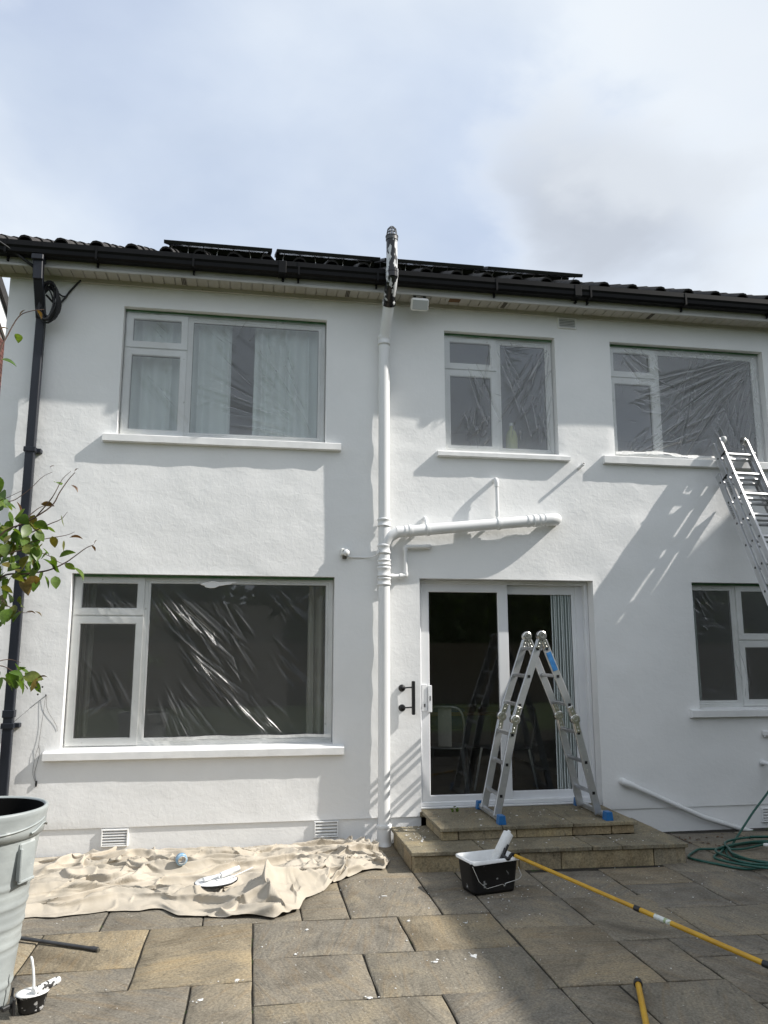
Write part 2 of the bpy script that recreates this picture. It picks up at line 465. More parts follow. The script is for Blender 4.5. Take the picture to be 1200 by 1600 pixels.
# ------------------------------------------------------------------ mesh helpers
class MB:
    """collects shapes; build() makes ONE mesh object"""

    def __init__(self):
        self.v = []
        self.f = []
        self.sm = []

    def add(self, vs, fs, smooth=False):
        k = len(self.v)
        self.v += [tuple(p) for p in vs]
        self.f += [tuple(i + k for i in f) for f in fs]
        self.sm += [smooth] * len(fs)
        return self

    def quad(self, a, b, c, d):
        return self.add([a, b, c, d], [(0, 1, 2, 3)])

    def box(self, x0, x1, y0, y1, z0, z1, bev=0.0, mat=None):
        if bev <= 0:
            vs = [(x0, y0, z0), (x1, y0, z0), (x1, y1, z0), (x0, y1, z0), (x0, y0, z1), (x1, y0, z1), (x1, y1, z1), (x0, y1, z1)]
            fs = [(0, 3, 2, 1), (4, 5, 6, 7), (0, 1, 5, 4), (1, 2, 6, 5), (2, 3, 7, 6), (3, 0, 4, 7)]
        else:
            bm = bmesh.new()
            bmesh.ops.create_cube(bm, size=1)
            for p in bm.verts:
                p.co = ((x0 + x1) / 2 + p.co.x * (x1 - x0), (y0 + y1) / 2 + p.co.y * (y1 - y0), (z0 + z1) / 2 + p.co.z * (z1 - z0))
            bmesh.ops.bevel(bm, geom=list(bm.edges), offset=bev, segments=1, affect='EDGES')
            bm.verts.index_update()
            vs = [tuple(p.co) for p in bm.verts]
            fs = [tuple(p.index for p in f.verts) for f in bm.faces]
            bm.free()
        if mat is not None:
            vs = [tuple(mat @ Vector(p)) for p in vs]
        return self.add(vs, fs)

    def bar(self, p, q, w, h, up=(0, 0, 1), bev=0.0, ext=0.0):
        """square bar from p to q: w along side axis, h along up axis"""
        p, q = Vector(p), Vector(q)
        d = (q - p)
        L = d.length
        d.normalize()
        up = Vector(up)
        s = d.cross(up).normalized()
        u = s.cross(d).normalized()
        mt = Matrix((s, d, u)).transposed().to_4x4()
        mt.translation = p
        return self.box(-w / 2, w / 2, -ext, L + ext, -h / 2, h / 2, bev, mt)

    def tube(self, pts, r, seg=10, cap=True, rx=None, closed=False):
        pts = [Vector(p) for p in pts]
        n = len(pts)
        rs = r if isinstance(r, (list, tuple)) else [r] * n
        rings = []
        prev = None
        for i, p in enumerate(pts):
            if closed:
                d = pts[(i + 1) % n] - pts[i - 1]
            elif i == 0:
                d = pts[1] - pts[0]
            elif i == n - 1:
                d = pts[-1] - pts[-2]
            else:
                d = (pts[i + 1] - p).normalized() + (p - pts[i - 1]).normalized()
            if d.length < 1e-9:
                d = Vector((0, 0, 1))
            d.normalize()
            if prev is None:
                a = Vector((0, 0, 1)) if abs(d.z) < 0.9 else Vector((1, 0, 0))
                s = d.cross(a).normalized()
            else:
                s = (prev - d * prev.dot(d))
                if s.length < 1e-6:
                    s = d.orthogonal()
                s.normalize()
            prev = s
            u = d.cross(s)
            rings.append([p + (s * math.cos(2 * PI * k / seg) + u * math.sin(2 * PI * k / seg)) * rs[i] for k in range(seg)])
        vs = [q for ring in rings for q in ring]
        fs = []
        m = n if closed else n - 1
        for i in range(m):
            for k in range(seg):
                a = i * seg + k
                b_ = i * seg + (k + 1) % seg
                j = ((i + 1) % n) * seg
                fs.append((a, b_, j + (k + 1) % seg, j + k))
        self.add(vs, fs, True)
        if cap and not closed:
            self.add(rings[0], [tuple(reversed(range(seg)))])
            self.add(rings[-1], [tuple(range(seg))])
        return self

    def lathe(self, prof, o=(0, 0, 0), axis=(0, 0, 1), seg=24, smooth=True, sx=1.0, sy=1.0):
        """prof: list of (radius, height)"""
        ax = Vector(axis).normalized()
        s = ax.orthogonal().normalized()
        if abs(ax.z) > 0.99:
            s = Vector((1, 0, 0))
        u = ax.cross(s)
        o = Vector(o)
        vs = []
        for r, h in prof:
            for k in range(seg):
                a = 2 * PI * k / seg
                vs.append(o + ax * h + s * (math.cos(a) * r * sx) + u * (math.sin(a) * r * sy))
        fs = []
        for i in range(len(prof) - 1):
            for k in range(seg):
                fs.append((i * seg + k, i * seg + (k + 1) % seg, (i + 1) * seg + (k + 1) % seg, (i + 1) * seg + k))
        return self.add(vs, fs, smooth)

    def prism(self, poly, axis, a0, a1):
        """poly in the two other axes (x,z for axis y; y,z for axis x; x,y for axis z)"""
        def mk(p, a):
            return {'x': (a, p[0], p[1]), 'y': (p[0], a, p[1]), 'z': (p[0], p[1], a)}[axis]
        n = len(poly)
        vs = [mk(p, a0) for p in poly] + [mk(p, a1) for p in poly]
        fs = [tuple(range(n)), tuple(reversed(range(n, 2 * n)))]
        fs += [(i, n + i, n + (i + 1) % n, (i + 1) % n) for i in range(n)]
        return self.add(vs, fs)

    def ring(self, x0, x1, z0, z1, w, y0, y1, wb=None, wt=None):
        """mitred rectangular frame in the xz plane with a small inner chamfer, y0 is the front"""
        wb = wb or w
        wt = wt or w
        O = [(x0, z0), (x1, z0), (x1, z1), (x0, z1)]
        I = [(x0 + w, z0 + wb), (x1 - w, z0 + wb), (x1 - w, z1 - wt), (x0 + w, z1 - wt)]
        ch = min(0.006, w * .2)
        I2 = [(x0 + w - ch, z0 + wb - ch), (x1 - w + ch, z0 + wb - ch), (x1 - w + ch, z1 - wt + ch), (x0 + w - ch, z1 - wt + ch)]
        e = .003
        O2 = [(x0 + e, z0 + e), (x1 - e, z0 + e), (x1 - e, z1 - e), (x0 + e, z1 - e)]
        vs = [(p[0], y1, p[1]) for p in O] + [(p[0], y0 + e, p[1]) for p in O] + [(p[0], y0, p[1]) for p in O2] + [(p[0], y0, p[1]) for p in I2] + [(p[0], y0 + ch, p[1]) for p in I] + [(p[0], y1, p[1]) for p in I]
        fs = []
        for r_ in range(5):
            for k in range(4):
                a, b_ = r_ * 4 + k, r_ * 4 + (k + 1) % 4
                fs.append((a, b_, b_ + 4, a + 4))
        for k in range(4):
            fs.append((20 + k, 20 + (k + 1) % 4, (k + 1) % 4, k))
        return self.add(vs, fs)

    def mesh(self, name, mat):
        me = bpy.data.meshes.new(name)
        me.from_pydata(self.v, [], self.f)
        me.polygons.foreach_set('use_smooth', self.sm)
        me.materials.append(MATS[mat] if isinstance(mat, str) else mat)
        me.update()
        return me

    def build(self, name, mat, parent=None, world=True, label=None, fixn=True):
        me = self.mesh(name, mat)
        if fixn:
            bm = bmesh.new()
            bm.from_mesh(me)
            bmesh.ops.recalc_face_normals(bm, faces=list(bm.faces))
            bm.to_mesh(me)
            bm.free()
        return link(name, me, parent, world, label)


def wloc(o):
    p = Vector(o.location)
    while o.parent:
        o = o.parent
        p += Vector(o.location)
    return p


def link(name, me, parent=None, world=True, label=None, loc=None, rot=None):
    o = bpy.data.objects.new(name, me)
    COL.objects.link(o)
    if parent is not None:
        o.parent = parent
        if world:
            o.location = -wloc(parent)
    if loc is not None:
        o.location = loc
    if rot is not None:
        o.rotation_euler = rot
    if label:
        o['label'] = label
    return o


def thing(name, label, cat, loc=(0, 0, 0), group=None, kind=None):
    o = bpy.data.objects.new(name, None)
    COL.objects.link(o)
    o.empty_display_size = 0.1
    o.location = loc
    return tag(o, label, cat, group, kind)


def tag(o, label=None, cat=None, group=None, kind=None):
    if label:
        o['label'] = label
    if cat:
        o['category'] = cat
    if group:
        o['group'] = group
    if kind:
        o['kind'] = kind
    return o


def grid_obj(name, P, mat, parent=None, smooth=True, label=None):
    """P: array (n,m,3)"""
    n, m = P.shape[:2]
    me = bpy.data.meshes.new(name)
    idx = np.arange(n * m).reshape(n, m)
    F = np.stack([idx[:-1, :-1], idx[1:, :-1], idx[1:, 1:], idx[:-1, 1:]], -1).reshape(-1, 4)
    me.vertices.add(n * m)
    me.vertices.foreach_set('co', P.reshape(-1).astype(np.float32))
    me.loops.add(F.size)
    me.loops.foreach_set('vertex_index', F.reshape(-1).astype(np.int32))
    me.polygons.add(len(F))
    me.polygons.foreach_set('loop_start', np.arange(0, F.size, 4, dtype=np.int32))
    me.polygons.foreach_set('loop_total', np.full(len(F), 4, dtype=np.int32))
    me.polygons.foreach_set('use_smooth', np.full(len(F), smooth))
    me.update(calc_edges=True)
    me.validate()
    me.materials.append(MATS[mat])
    return link(name, me, parent, True, label)


def smooth_noise(n, m, cx_, cy_, rng):
    """bilinear-cosine value noise with cx_ by cy_ cells"""
    g = rng.standard_normal((int(cx_) + 3, int(cy_) + 3))
    u = np.linspace(0, cx_, n)[:, None] + np.zeros((n, m))
    v = np.linspace(0, cy_, m)[None, :] + np.zeros((n, m))
    i, j = u.astype(int), v.astype(int)
    fu, fv = u - i, v - j
    fu, fv = fu * fu * (3 - 2 * fu), fv * fv * (3 - 2 * fv)
    return (g[i, j] * (1 - fu) * (1 - fv) + g[i + 1, j] * fu * (1 - fv) + g[i, j + 1] * (1 - fu) * fv + g[i + 1, j + 1] * fu * fv)


def spline(pts, k=6):
    """Catmull-Rom through the points"""
    P = [Vector(p) for p in pts]
    P = [P[0] * 2 - P[1]] + P + [P[-1] * 2 - P[-2]]
    out = []
    for i in range(1, len(P) - 2):
        a, b_, c_, d = P[i - 1], P[i], P[i + 1], P[i + 2]
        for s in range(k):
            t_ = s / k
            out.append(0.5 * ((2 * b_) + (c_ - a) * t_ + (2 * a - 5 * b_ + 4 * c_ - d) * t_ ** 2 + (3 * b_ - a - 3 * c_ + d) * t_ ** 3))
    out.append(P[-2])
    return out


# ------------------------------------------------------------------ ground
WY = 0.0               # face of the wall
g = MB()
g.quad((-70, -80, -0.06), (70, -80, -0.06), (70, 60, -0.06), (-70, 60, -0.06))
tag(g.build('lawn', 'lawn'), kind='structure')

bedm = MB()
bedm.quad((-6, -8.4, -0.009), (9, -8.4, -0.009), (9, 0.3, -0.009), (-6, 0.3, -0.009))
patio = tag(bedm.build('patio', 'bed'), kind='structure')


def shear(x, y):
    return y - 0.045 * max(0.0, x - 0.3)


rs = random.Random(5)


def slab_mesh(x0, x1, y0, y1, name, mat, zt=0.0, th=0.04, n=5, amp=0.0022, jit=0.003, gap=0.0052, sh=True, seed=0):
    """riven slab: gently uneven top, worn edges; coords local to its centre"""
    r_ = random.Random(seed)
    cx_, cy_ = (x0 + x1) / 2, (y0 + y1) / 2
    nx = max(2, min(7, int((x1 - x0) / 0.1)))
    ny = max(2, min(6, int((y1 - y0) / 0.1)))
    tilt = (r_.uniform(-.002, .002), r_.uniform(-.002, .002), r_.uniform(-.0015, .0015))
    mb = MB()

    def pt(i, j, inset, dz):
        u, v = i / nx, j / ny
        x = x0 + gap + inset + (x1 - x0 - 2 * gap - 2 * inset) * u
        y = y0 + gap + inset + (y1 - y0 - 2 * gap - 2 * inset) * v
        rr_ = random.Random(hash((seed, i, j)) & 0xffffff)
        ex = rr_.uniform(-jit, jit)
        ey = rr_.uniform(-jit, jit)
        x += ex
        y += ey
        z = zt + dz + rr_.uniform(-amp, amp) + tilt[0] * (u - .5) + tilt[1] * (v - .5) + tilt[2]
        ys = shear(x, y) if sh else y
        return (x - cx_, ys - (shear(cx_, cy_) if sh else cy_), z)
    vs = [pt(i, j, 0.006, 0) for i in range(nx + 1) for j in range(ny + 1)]
    fs = []
    for i in range(nx):
        for j in range(ny):
            a = i * (ny + 1) + j
            fs.append((a, a + ny + 1, a + ny + 2, a + 1))
    per = [(i, 0) for i in range(nx)] + [(nx, j) for j in range(ny)] + [(i, ny) for i in range(nx, 0, -1)] + [(0, j) for j in range(ny, 0, -1)]
    k = len(vs)
    L = len(per)
    vs += [pt(i, j, 0.0, -0.004) for i, j in per]
    vs += [pt(i, j, 0.0, -th) for i, j in per]
    for q in range(L):
        i, j = per[q]
        i2, j2 = per[(q + 1) % L]
        a, a2 = i * (ny + 1) + j, i2 * (ny + 1) + j2
        fs.append((a, a2, k + (q + 1) % L, k + q))
        fs.append((k + q, k + (q + 1) % L, k + L + (q + 1) % L, k + L + q))
    mb.add(vs, fs, False)
    me = mb.mesh(name, mat)
    me.polygons.foreach_set('use_smooth', [True] * (nx * ny) + [False] * (len(fs) - nx * ny))
    bm = bmesh.new()
    bm.from_mesh(me)
    bmesh.ops.recalc_face_normals(bm, faces=list(bm.faces))
    bm.to_mesh(me)
    bm.free()
    return me, (cx_, shear(cx_, cy_) if sh else cy_, 0)


SLABS = [
    # x0, x1, y0, y1, tone
    (0.65, 1.235, -1.82, -1.01, 0), (0.65, 1.235, -1.01, -0.42, 2), (0.65, 1.235, -0.42, 0.0, 0),
    (1.235, 1.545, -1.82, -0.50, 2), (0.35, 0.648, -1.825, -1.25, 0), (0.05, 0.648, -1.25, -0.65, 1), (0.05, 0.648, -0.65, 0.0, 0),
    (-0.255, 0.35, -1.825, -1.25, 2), (-0.855, -0.255, -1.825, -1.30, 2), (-1.46, -0.855, -1.825, -1.25, 2),
    (-0.855, 0.05, -1.25, -0.6, 0), (-0.855, 0.05, -0.6, 0.0, 2), (-1.46, -0.855, -1.25, -0.6, 0), (-1.46, -0.855, -0.6, 0, 1),
    (-1.16, -0.56, -2.395, -1.825, 1), (-1.16, -0.56, -2.68, -2.395, 2), (-0.56, 0.047, -2.68, -1.825, 1),
    (-1.76, -1.16, -2.68, -1.825, 0), (-2.36, -1.76, -2.68, -1.825, 2),
    (0.047, 0.942, -2.39, -1.825, 0), (0.942, 1.545, -2.395, -1.82, 1),
    (0.047, 0.648, -2.95, -2.39, 0), (0.648, 1.55, -2.95, -2.395, 0),
    (-1.16, -0.257, -3.28, -2.68, 2), (-0.257, 0.047, -3.28, -2.68, 0), (-1.76, -1.16, -3.28, -2.68, 0),
    (0.047, 0.955, -3.54, -2.95, 0), (0.955, 1.556, -3.54, -2.945, 2), (1.556, 1.86, -3.54, -2.94, 0), (1.86, 2.43, -3.85, -2.94, 0),
    (1.545, 2.09, -1.30, -0.55, 2), (1.545, 2.09, -1.54, -1.30, 0), (1.545, 2.10, -2.11, -1.54, 2), (1.552, 2.118, -2.94, -2.11, 0),
    (2.09, 2.645, -1.59, -0.98, 2), (2.10, 2.69, -2.38, -1.59, 0), (2.118, 2.42, -2.94, -2.38, 0), (2.42, 2.98, -2.66, -2.38, 2),
    (2.98, 3.58, -2.66, -2.38, 0), (2.42, 3.32, -3.22, -2.66, 0), (2.43, 3.32, -3.8, -3.22, 2),
    (2.645, 3.19, -1.36, -0.95, 0), (2.645, 3.19, -1.87, -1.36, 2), (2.69, 3.58, -2.38, -1.87, 0), (3.19, 3.78, -1.87, -1.115, 2),
    (3.19, 3.78, -1.115, -0.82, 0), (3.43, 3.78, -0.82, 0.06, 2), (3.78, 4.38, -1.41, -0.82, 2), (3.78, 4.38, -0.82, -0.24, 0), (3.78, 4.38, -0.24, 0.06, 2), (3.78, 4.38, -1.87, -1.41, 0),
    (4.38, 5.28, -1.115, -0.54, 2), (4.38, 5.28, -0.54, 0.06, 0), (4.38, 4.98, -1.87, -1.115, 0), (3.58, 4.18, -2.66, -1.87, 0), (4.18, 5.08, -2.66, -1.87, 2), (3.32, 4.22, -3.22, -2.66, 2), (3.32, 3.92, -3.8, -3.22, 0),
    (5.28, 6.2, -1.2, 0.06, 0), (4.98, 5.9, -1.87, -1.2, 2),
]
# the courses nearer the camera and further left carry on in the same random bond
for (xa, xb, ya, yb) in ((-3.6, -1.46, -1.825, 0.0), (-3.6, -2.36, -3.28, -1.825), (-2.36, -1.76, -3.28, -2.68), (-3.6, 0.047, -4.5, -3.28), (0.047, 1.86, -4.5, -3.54), (1.86, 4.5, -4.7, -3.85)):
    y = ya
    while y < yb - 0.05:
        h = min(rs.choice((0.3, 0.57, 0.6)), yb - y)
        if yb - (y + h) < 0.2:
            h = yb - y
        x = xa
        while x < xb - 0.05:
            w = min(rs.choice((0.3, 0.6, 0.9)), xb - x)
            if xb - (x + w) < 0.2:
                w = xb - x
            SLABS.append((x, x + w, y, y + h, rs.choice((0, 1, 2))))
            x += w
        y += h
for k, (x0, x1, y0, y1, tone) in enumerate(SLABS):
    me, c_ = slab_mesh(x0, x1, y0, y1, 'paving_slab', ('paving', 'paving_gold', 'paving_grey')[tone], seed=k + 11)
    link('paving_slab', me, patio, False, None, c_)

# ------------------------------------------------------------------ house
house = thing('house', 'white rendered two storey house, freshly painted, with masked windows', 'house', (1.0, 3.0, 0))


UL = (-1.25, 0.6135, 3.54, 4.752)
LL = (-1.545, 0.716, 0.83, 2.291)
UM = (1.765, 2.903, 3.52, 4.727)
UR = (3.491, 5.20, 3.52, 4.727)
DR = (1.499, 3.192, 0.0, 2.291)
LR = (4.2155, 6.10, 1.085, 2.291)
ZT = 5.04
HOLES = [UL, LL, UM, UR, DR, LR]


def split(vals, lo, hi, step):
    vals = sorted({lo, hi, *[v for v in vals if lo < v < hi]})
    out = []
    for a, b_ in zip(vals[:-1], vals[1:]):
        k = max(1, round((b_ - a) / step))
        out += [a + (b_ - a) * i / k for i in range(k)]
    return np.array(out + [vals[-1]])


def hand_plaster():
    """front face with the real unevenness of hand floated render"""
    xs = split([h[0] for h in HOLES] + [h[1] for h in HOLES], -2.25, 8.6, .042)
    zs = split([h[2] for h in HOLES] + [h[3] for h in HOLES], .205, ZT, .042)
    n, m_ = len(xs), len(zs)
    rng = np.random.default_rng(31)
    H = .0028 * smooth_noise(n, m_, 14, 7, rng) + .0016 * smooth_noise(n, m_, 46, 24, rng) + .0008 * smooth_noise(n, m_, 105, 60, rng)
    edge = np.ones((n, m_))
    for (a, b_, c_, d) in HOLES:
        on = ((xs[:, None] >= a - 1e-6) & (xs[:, None] <= b_ + 1e-6) & (zs[None, :] >= c_ - 1e-6) & (zs[None, :] <= d + 1e-6))
        edge[on] = 0
    edge[:, 0] = 0
    edge[0, :] = 0
    H *= edge
    mb = MB()
    mb.v = [(float(xs[i]), float(-H[i, j]), float(zs[j])) for i in range(n) for j in range(m_)]
    for i in range(n - 1):
        for j in range(m_ - 1):
            cx_, cz = (xs[i] + xs[i + 1]) / 2, (zs[j] + zs[j + 1]) / 2
            if any(h[0] < cx_ < h[1] and h[2] < cz < h[3] for h in HOLES):
                continue
            mb.f.append((i * m_ + j, (i + 1) * m_ + j, (i + 1) * m_ + j + 1, i * m_ + j + 1))
    mb.sm = [True] * len(mb.f)
    for (a, b_, c_, d) in HOLES:
        e = .30
        c2 = max(c_, .205)
        mb.quad((a, 0, c2), (a, e, c2), (a, e, d), (a, 0, d))
        mb.quad((b_, 0, c2), (b_, 0, d), (b_, e, d), (b_, e, c2))
        mb.quad((a, 0, d), (a, e, d), (b_, e, d), (b_, 0, d))
        if c_ >= .205:
            mb.quad((a, 0, c_), (b_, 0, c_), (b_, e, c_), (a, e, c_))
    mb.quad((-2.25, 0, .205), (-2.25, 0, ZT), (-2.25, 8, ZT), (-2.25, 8, .205))
    for (a, b_) in ((-2.25, DR[0]), (DR[1], 8.6)):
        mb.quad((a, 0, .205), (b_, 0, .205), (b_, .02, .205), (a, .02, .205))
    return mb


wall = hand_plaster().build('wall', 'wall_paint', house, fixn=False)
wall_left = wall_right = wall
for (a, b_) in ((-2.25, DR[0] + .001), (DR[1] - .001, 8.6)):
    pl = MB()
    pl.quad((a, 0.014, -0.05), (b_, 0.014, -0.05), (b_, 0.014, 0.208), (a, 0.014, 0.208))
    pl.build('plinth', 'wall_paint', house, fixn=False)

# shell that closes the house: back and side walls, floors, partitions (dark rooms)
sh_ = MB()
sh_.box(-2.24, 8.59, 7.9, 8.0, -.05, ZT)
sh_.box(8.5, 8.59, 0.0, 7.9, -.05, ZT)
sh_.build('outer_wall', 'wall_paint', house)
sh_ = MB()
sh_.box(-2.2, 8.5, 0.25, 7.85, 0.12, 0.20)
sh_.build('ground_floor', 'room_dark', house)
sh_ = MB()
sh_.box(-2.2, 8.5, 0.25, 7.85, 2.62, 2.86)
sh_.box(-2.2, 8.5, 0.25, 7.85, 5.02, 5.06)
sh_.build('ceiling', 'room_wall', house)
sh_ = MB()
sh_.box(0.98, 1.08, 0.22, 7.85, 0.2, 5.02)
sh_.box(3.35, 3.42, 0.22, 7.85, 2.86, 5.02)
sh_.box(3.55, 3.62, 0.22, 7.85, 0.2, 2.62)
sh_.box(-2.2, 0.98, 4.2, 4.28, 0.2, 5.02)
sh_.box(1.08, 8.5, 4.6, 4.68, 0.2, 5.02)
sh_.build('partition', 'room_wall', house)

# ---- windows
SILLM = 'white_gloss'


def pane_obj(par, x0, x1, z0, z1, y):
    MB().quad((x0, y, z0), (x1, y, z0), (x1, y, z1), (x0, y, z1)).build('pane', 'glass', par)
    MB().ring(x0 - .004, x1 + .004, z0 - .004, z1 + .004, 0.007, y - .004, y + .004).build('gasket', 'gasket', par)


def make_window(op, y0, xm, zt, sash_left, label, sill, sillz):
    x0, x1, z0, z1 = op
    yf = y0 + 0.10
    fz0, fz1 = z0 + 0.004, z1 - 0.004
    fx0, fx1 = x0 + 0.003, x1 - 0.003
    FW = 0.045
    fr_ = MB()
    fr_.ring(fx0, fx1, fz0, fz1, FW, yf, yf + 0.07)
    fr_.box(xm - .022, xm + .022, yf + .004, yf + .066, fz0 + FW - .006, fz1 - FW + .006)
    sx0, sx1 = (fx0, xm) if sash_left else (xm, fx1)
    bx0, bx1 = (xm, fx1) if sash_left else (fx0, xm)
    fr_.box(sx0 + .02, sx1 - .02, yf + .004, yf + .066, zt - .022, zt + .022)
    w = fr_.build('window', 'upvc', house, label=label)
    # opening sashes stand a little proud of the frame
    for (a, b_) in ((fz0 + .012, zt - .006), (zt + .008, fz1 - .012)):
        sxa = sx0 + .012 if sash_left else sx0 + .006
        sxb = sx1 - .006 if sash_left else sx1 - .012
        MB().ring(sxa, sxb, a, b_, 0.062, yf - .016, yf + .03).build('sash', 'upvc', w)
        pane_obj(w, sxa + .062, sxb - .062, a + .062, b_ - .062, yf + .012)
    bxa = bx0 + (.022 if sash_left else FW)
    bxb = bx1 - (FW if sash_left else .022)
    MB().ring(bxa, bxb, fz0 + FW, fz1 - FW, 0.022, yf + .006, yf + .04).build('bead', 'upvc', w)
    pane_obj(w, bxa + .022, bxb - .022, fz0 + FW + .022, fz1 - FW - .022, yf + .022)
    # concrete sill with a weathered slope
    sa, sb, stop, sbot = sill
    poly = [(y0 - .055, sbot), (y0 - .055, stop - .006), (y0 - .048, stop), (yf + .03, sillz), (yf + .03, sbot - .0), (y0 + .01, sbot - .004), (y0 - .02, sbot - .006)]
    sm = MB()
    n = 26
    rr_ = random.Random(int(sa * 100))
    vs = []
    for i in range(n + 1):
        x = sa + (sb - sa) * i / n
        for (yy, z) in poly:
            vs.append((x, yy + rr_.uniform(-.0012, .0012), z + rr_.uniform(-.0012, .0012)))
    m_ = len(poly)
    fs = [(i * m_ + k, (i + 1) * m_ + k, (i + 1) * m_ + (k + 1) % m_, i * m_ + (k + 1) % m_) for i in range(n) for k in range(m_)]
    fs += [tuple(range(m_)), tuple(range(n * m_, (n + 1) * m_))]
    sm.add(vs, fs).build('sill', SILLM, w)
    return w


make_window(UL, 0.0, -0.675, 4.39, True, None, (-1.362, 0.757, 3.528, 3.464), 3.552)
make_window(LL, 0.0, -0.942, 1.931, True, None, (-1.667, 0.809, 0.812, 0.750), 0.845)
make_window(UM, WY, 2.3225, 4.364, True, None, (1.679, 2.999, 3.497, 3.454), 3.527)
make_window(UR, WY, 4.0275, 4.383, True, None, (3.352, 5.34, 3.52, 3.447), 3.535)
make_window(LR, WY, 4.731, 1.729, False, None, (4.105, 6.22, 1.078, 1.014), 1.10)

# ---- patio door
yf = WY + 0.125
dz0 = 0.262
df_ = MB()
df_.ring(DR[0] + .003, DR[1] - .003, dz0, DR[3] - .003, 0.035, yf, yf + .13)
df_.box(3.085, DR[1] - .03, yf + .055, yf + .12, dz0 + .03, 2.26)
door = df_.build('patio_door', 'upvc_door', house)
MB().box(DR[0] + .004, DR[1] - .004, yf - .03, yf + .12, .245, dz0 - .002, .003).build('threshold', 'upvc_door', door)
MB().ring(1.517, 2.384, dz0 + .012, 2.264, 0.100, yf + .012, yf + .058, wb=.078, wt=.088).build('sliding_panel', 'upvc_door', door)
pane_obj(door, 1.617, 2.284, dz0 + .09, 2.176, yf + .034)
MB().ring(2.315, 3.125, dz0 + .012, 2.255, 0.075, yf + .066, yf + .112, wb=.085, wt=.09).build('fixed_panel', 'upvc_door', door)
pane_obj(door, 2.39, 3.05, dz0 + .097, 2.165, yf + .09)
lkm = MB()
lkm.box(1.543, 1.588, yf + .0, yf + .013, 1.09, 1.33, .003)
lkm.build('lock_plate', 'upvc_door', door)
MB().box(1.600, 1.632, yf - .012, yf + .013, 1.08, 1.32, .004).build('door_pull', 'upvc_door', door)
MB().box(1.559, 1.571, yf - .004, yf + .006, 1.125, 1.155).build('keyhole', 'dark_metal', door)
MB().tube([(1.614, yf - .016, 1.185), (1.614, yf - .010, 1.225)], .006).build('catch', 'dark_metal', door)

# ---- eaves: soffit planks, fascia, gutter, roof tiles
so_ = MB()
so_.box(-2.7, 8.7, -.022, -.002, 4.945, 4.990, .004)
so_.box(-2.7, 8.7, -.232, .02, 4.9995, 5.006)  # unseen board above the planks, added to stop sun leaking through their gaps
soffit = so_.build('soffit', 'soffit', house)
pk = MB()
pk.box(-.0465, .0465, -.235, 0.02, -.006, .006, .003)
pkm = pk.mesh('soffit_plank', 'soffit')
x = -2.65
while x < 8.6:
    link('soffit_plank', pkm, soffit, True, None, Vector((x, 0, 4.992)) - wloc(soffit))
    x += 0.1
for xv in (-0.72, 0.80, 2.35, 3.90):
    v = MB()
    for q in range(3):
        v.box(xv - .02 + q * .014, xv - .011 + q * .014, -.19, -.045, 4.980, 4.985)
    v.build('soffit_vent', 'vent_dark', soffit)
MB().box(1.75, 1.92, -.205, -.105, 4.974, 4.985, .002).build('soffit_vent', 'soffit', soffit)
MB().box(1.78, 1.89, -.19, -.12, 4.970, 4.9735).build('soffit_vent', 'rust', soffit, label='rusty brown square soffit vent')
fa = MB()
fa.prism([(-.232, 4.955), (-.250, 4.955), (-.250, 4.975), (-.240, 4.985), (-.240, 5.13), (-.22, 5.13), (-.22, 4.985), (-.232, 4.985)], 'x', -2.7, 8.7)
fa.build('fascia', 'fascia', house)

gu = MB()
prof = [(-.222, 5.150), (-.222, 5.050), (-.232, 5.035), (-.300, 5.035), (-.318, 5.052), (-.322, 5.085), (-.333, 5.105), (-.333, 5.150), (-.326, 5.150), (-.326, 5.110), (-.312, 5.09), (-.308, 5.06), (-.296, 5.043), (-.238, 5.043), (-.229, 5.055), (-.229, 5.150)]
prof = [(y - .027, z - .014) for (y, z) in prof]
gu.prism(prof, 'x', -2.75, 8.7)
gutter = gu.build('gutter', 'gutter_black', house)
GO = Vector((0, -.027, -.014))
bk = MB()
bk.box(-.010, .010, -.322, -.2125, 5.029, 5.0345, .001)
bk.box(-.009, .009, -.3365, -.334, 5.030, 5.150)
bk.box(-.008, .008, -.245, -.222, 4.995, 5.034, .002)
bkm = bk.mesh('gutter_bracket', 'gutter_black')
for xv in (-2.20, -1.45, -0.62, 0.32, 1.05, 2.20, 3.15, 4.15, 5.10, 6.0):
    link('gutter_bracket', bkm, gutter, True, None, Vector((xv, 0, 0)) + GO - wloc(gutter))
un = MB()
un.box(-.035, .035, -.3365, -.215, 5.033, 5.151, .003)
unm = un.mesh('gutter_union', 'gutter_black')
for xv in (0.17, 3.02):
    link('gutter_union', unm, gutter, True, None, Vector((xv, 0, 0)) + GO - wloc(gutter))
sn = MB().tube([(0, -.239, 0), (0, -.262, 0)], .013, 10)
snm = sn.mesh('cable_clip', 'gutter_black')
for xv in (0.18, 3.03):
    link('cable_clip', snm, gutter, True, None, Vector((xv, 0, 5.000)) - wloc(gutter))

PITCH = R(26.2)
EY, EZ = -0.30, 5.135
cp, sp_ = math.cos(PITCH), math.sin(PITCH)
rf = MB()
RY = 4.1
rz = EZ + (RY - EY) * sp_ / cp
rf.quad((-2.75, EY + .05, EZ - .01), (8.7, EY + .05, EZ - .01), (8.7, RY, rz - .03), (-2.75, RY, rz - .03))
rf.quad((-2.75, 8.5, EZ - .01), (8.7, 8.5, EZ - .01), (8.7, RY, rz - .03), (-2.75, RY, rz - .03))
rf.add([(-2.3, 0.0, ZT), (-2.3, 8, ZT), (-2.3, RY, rz - .05)], [(0, 1, 2)])
rf.add([(8.58, 0.0, ZT), (8.58, 8, ZT), (8.58, RY, rz - .05)], [(0, 1, 2)])
roof = rf.build('roof', 'tile', house)


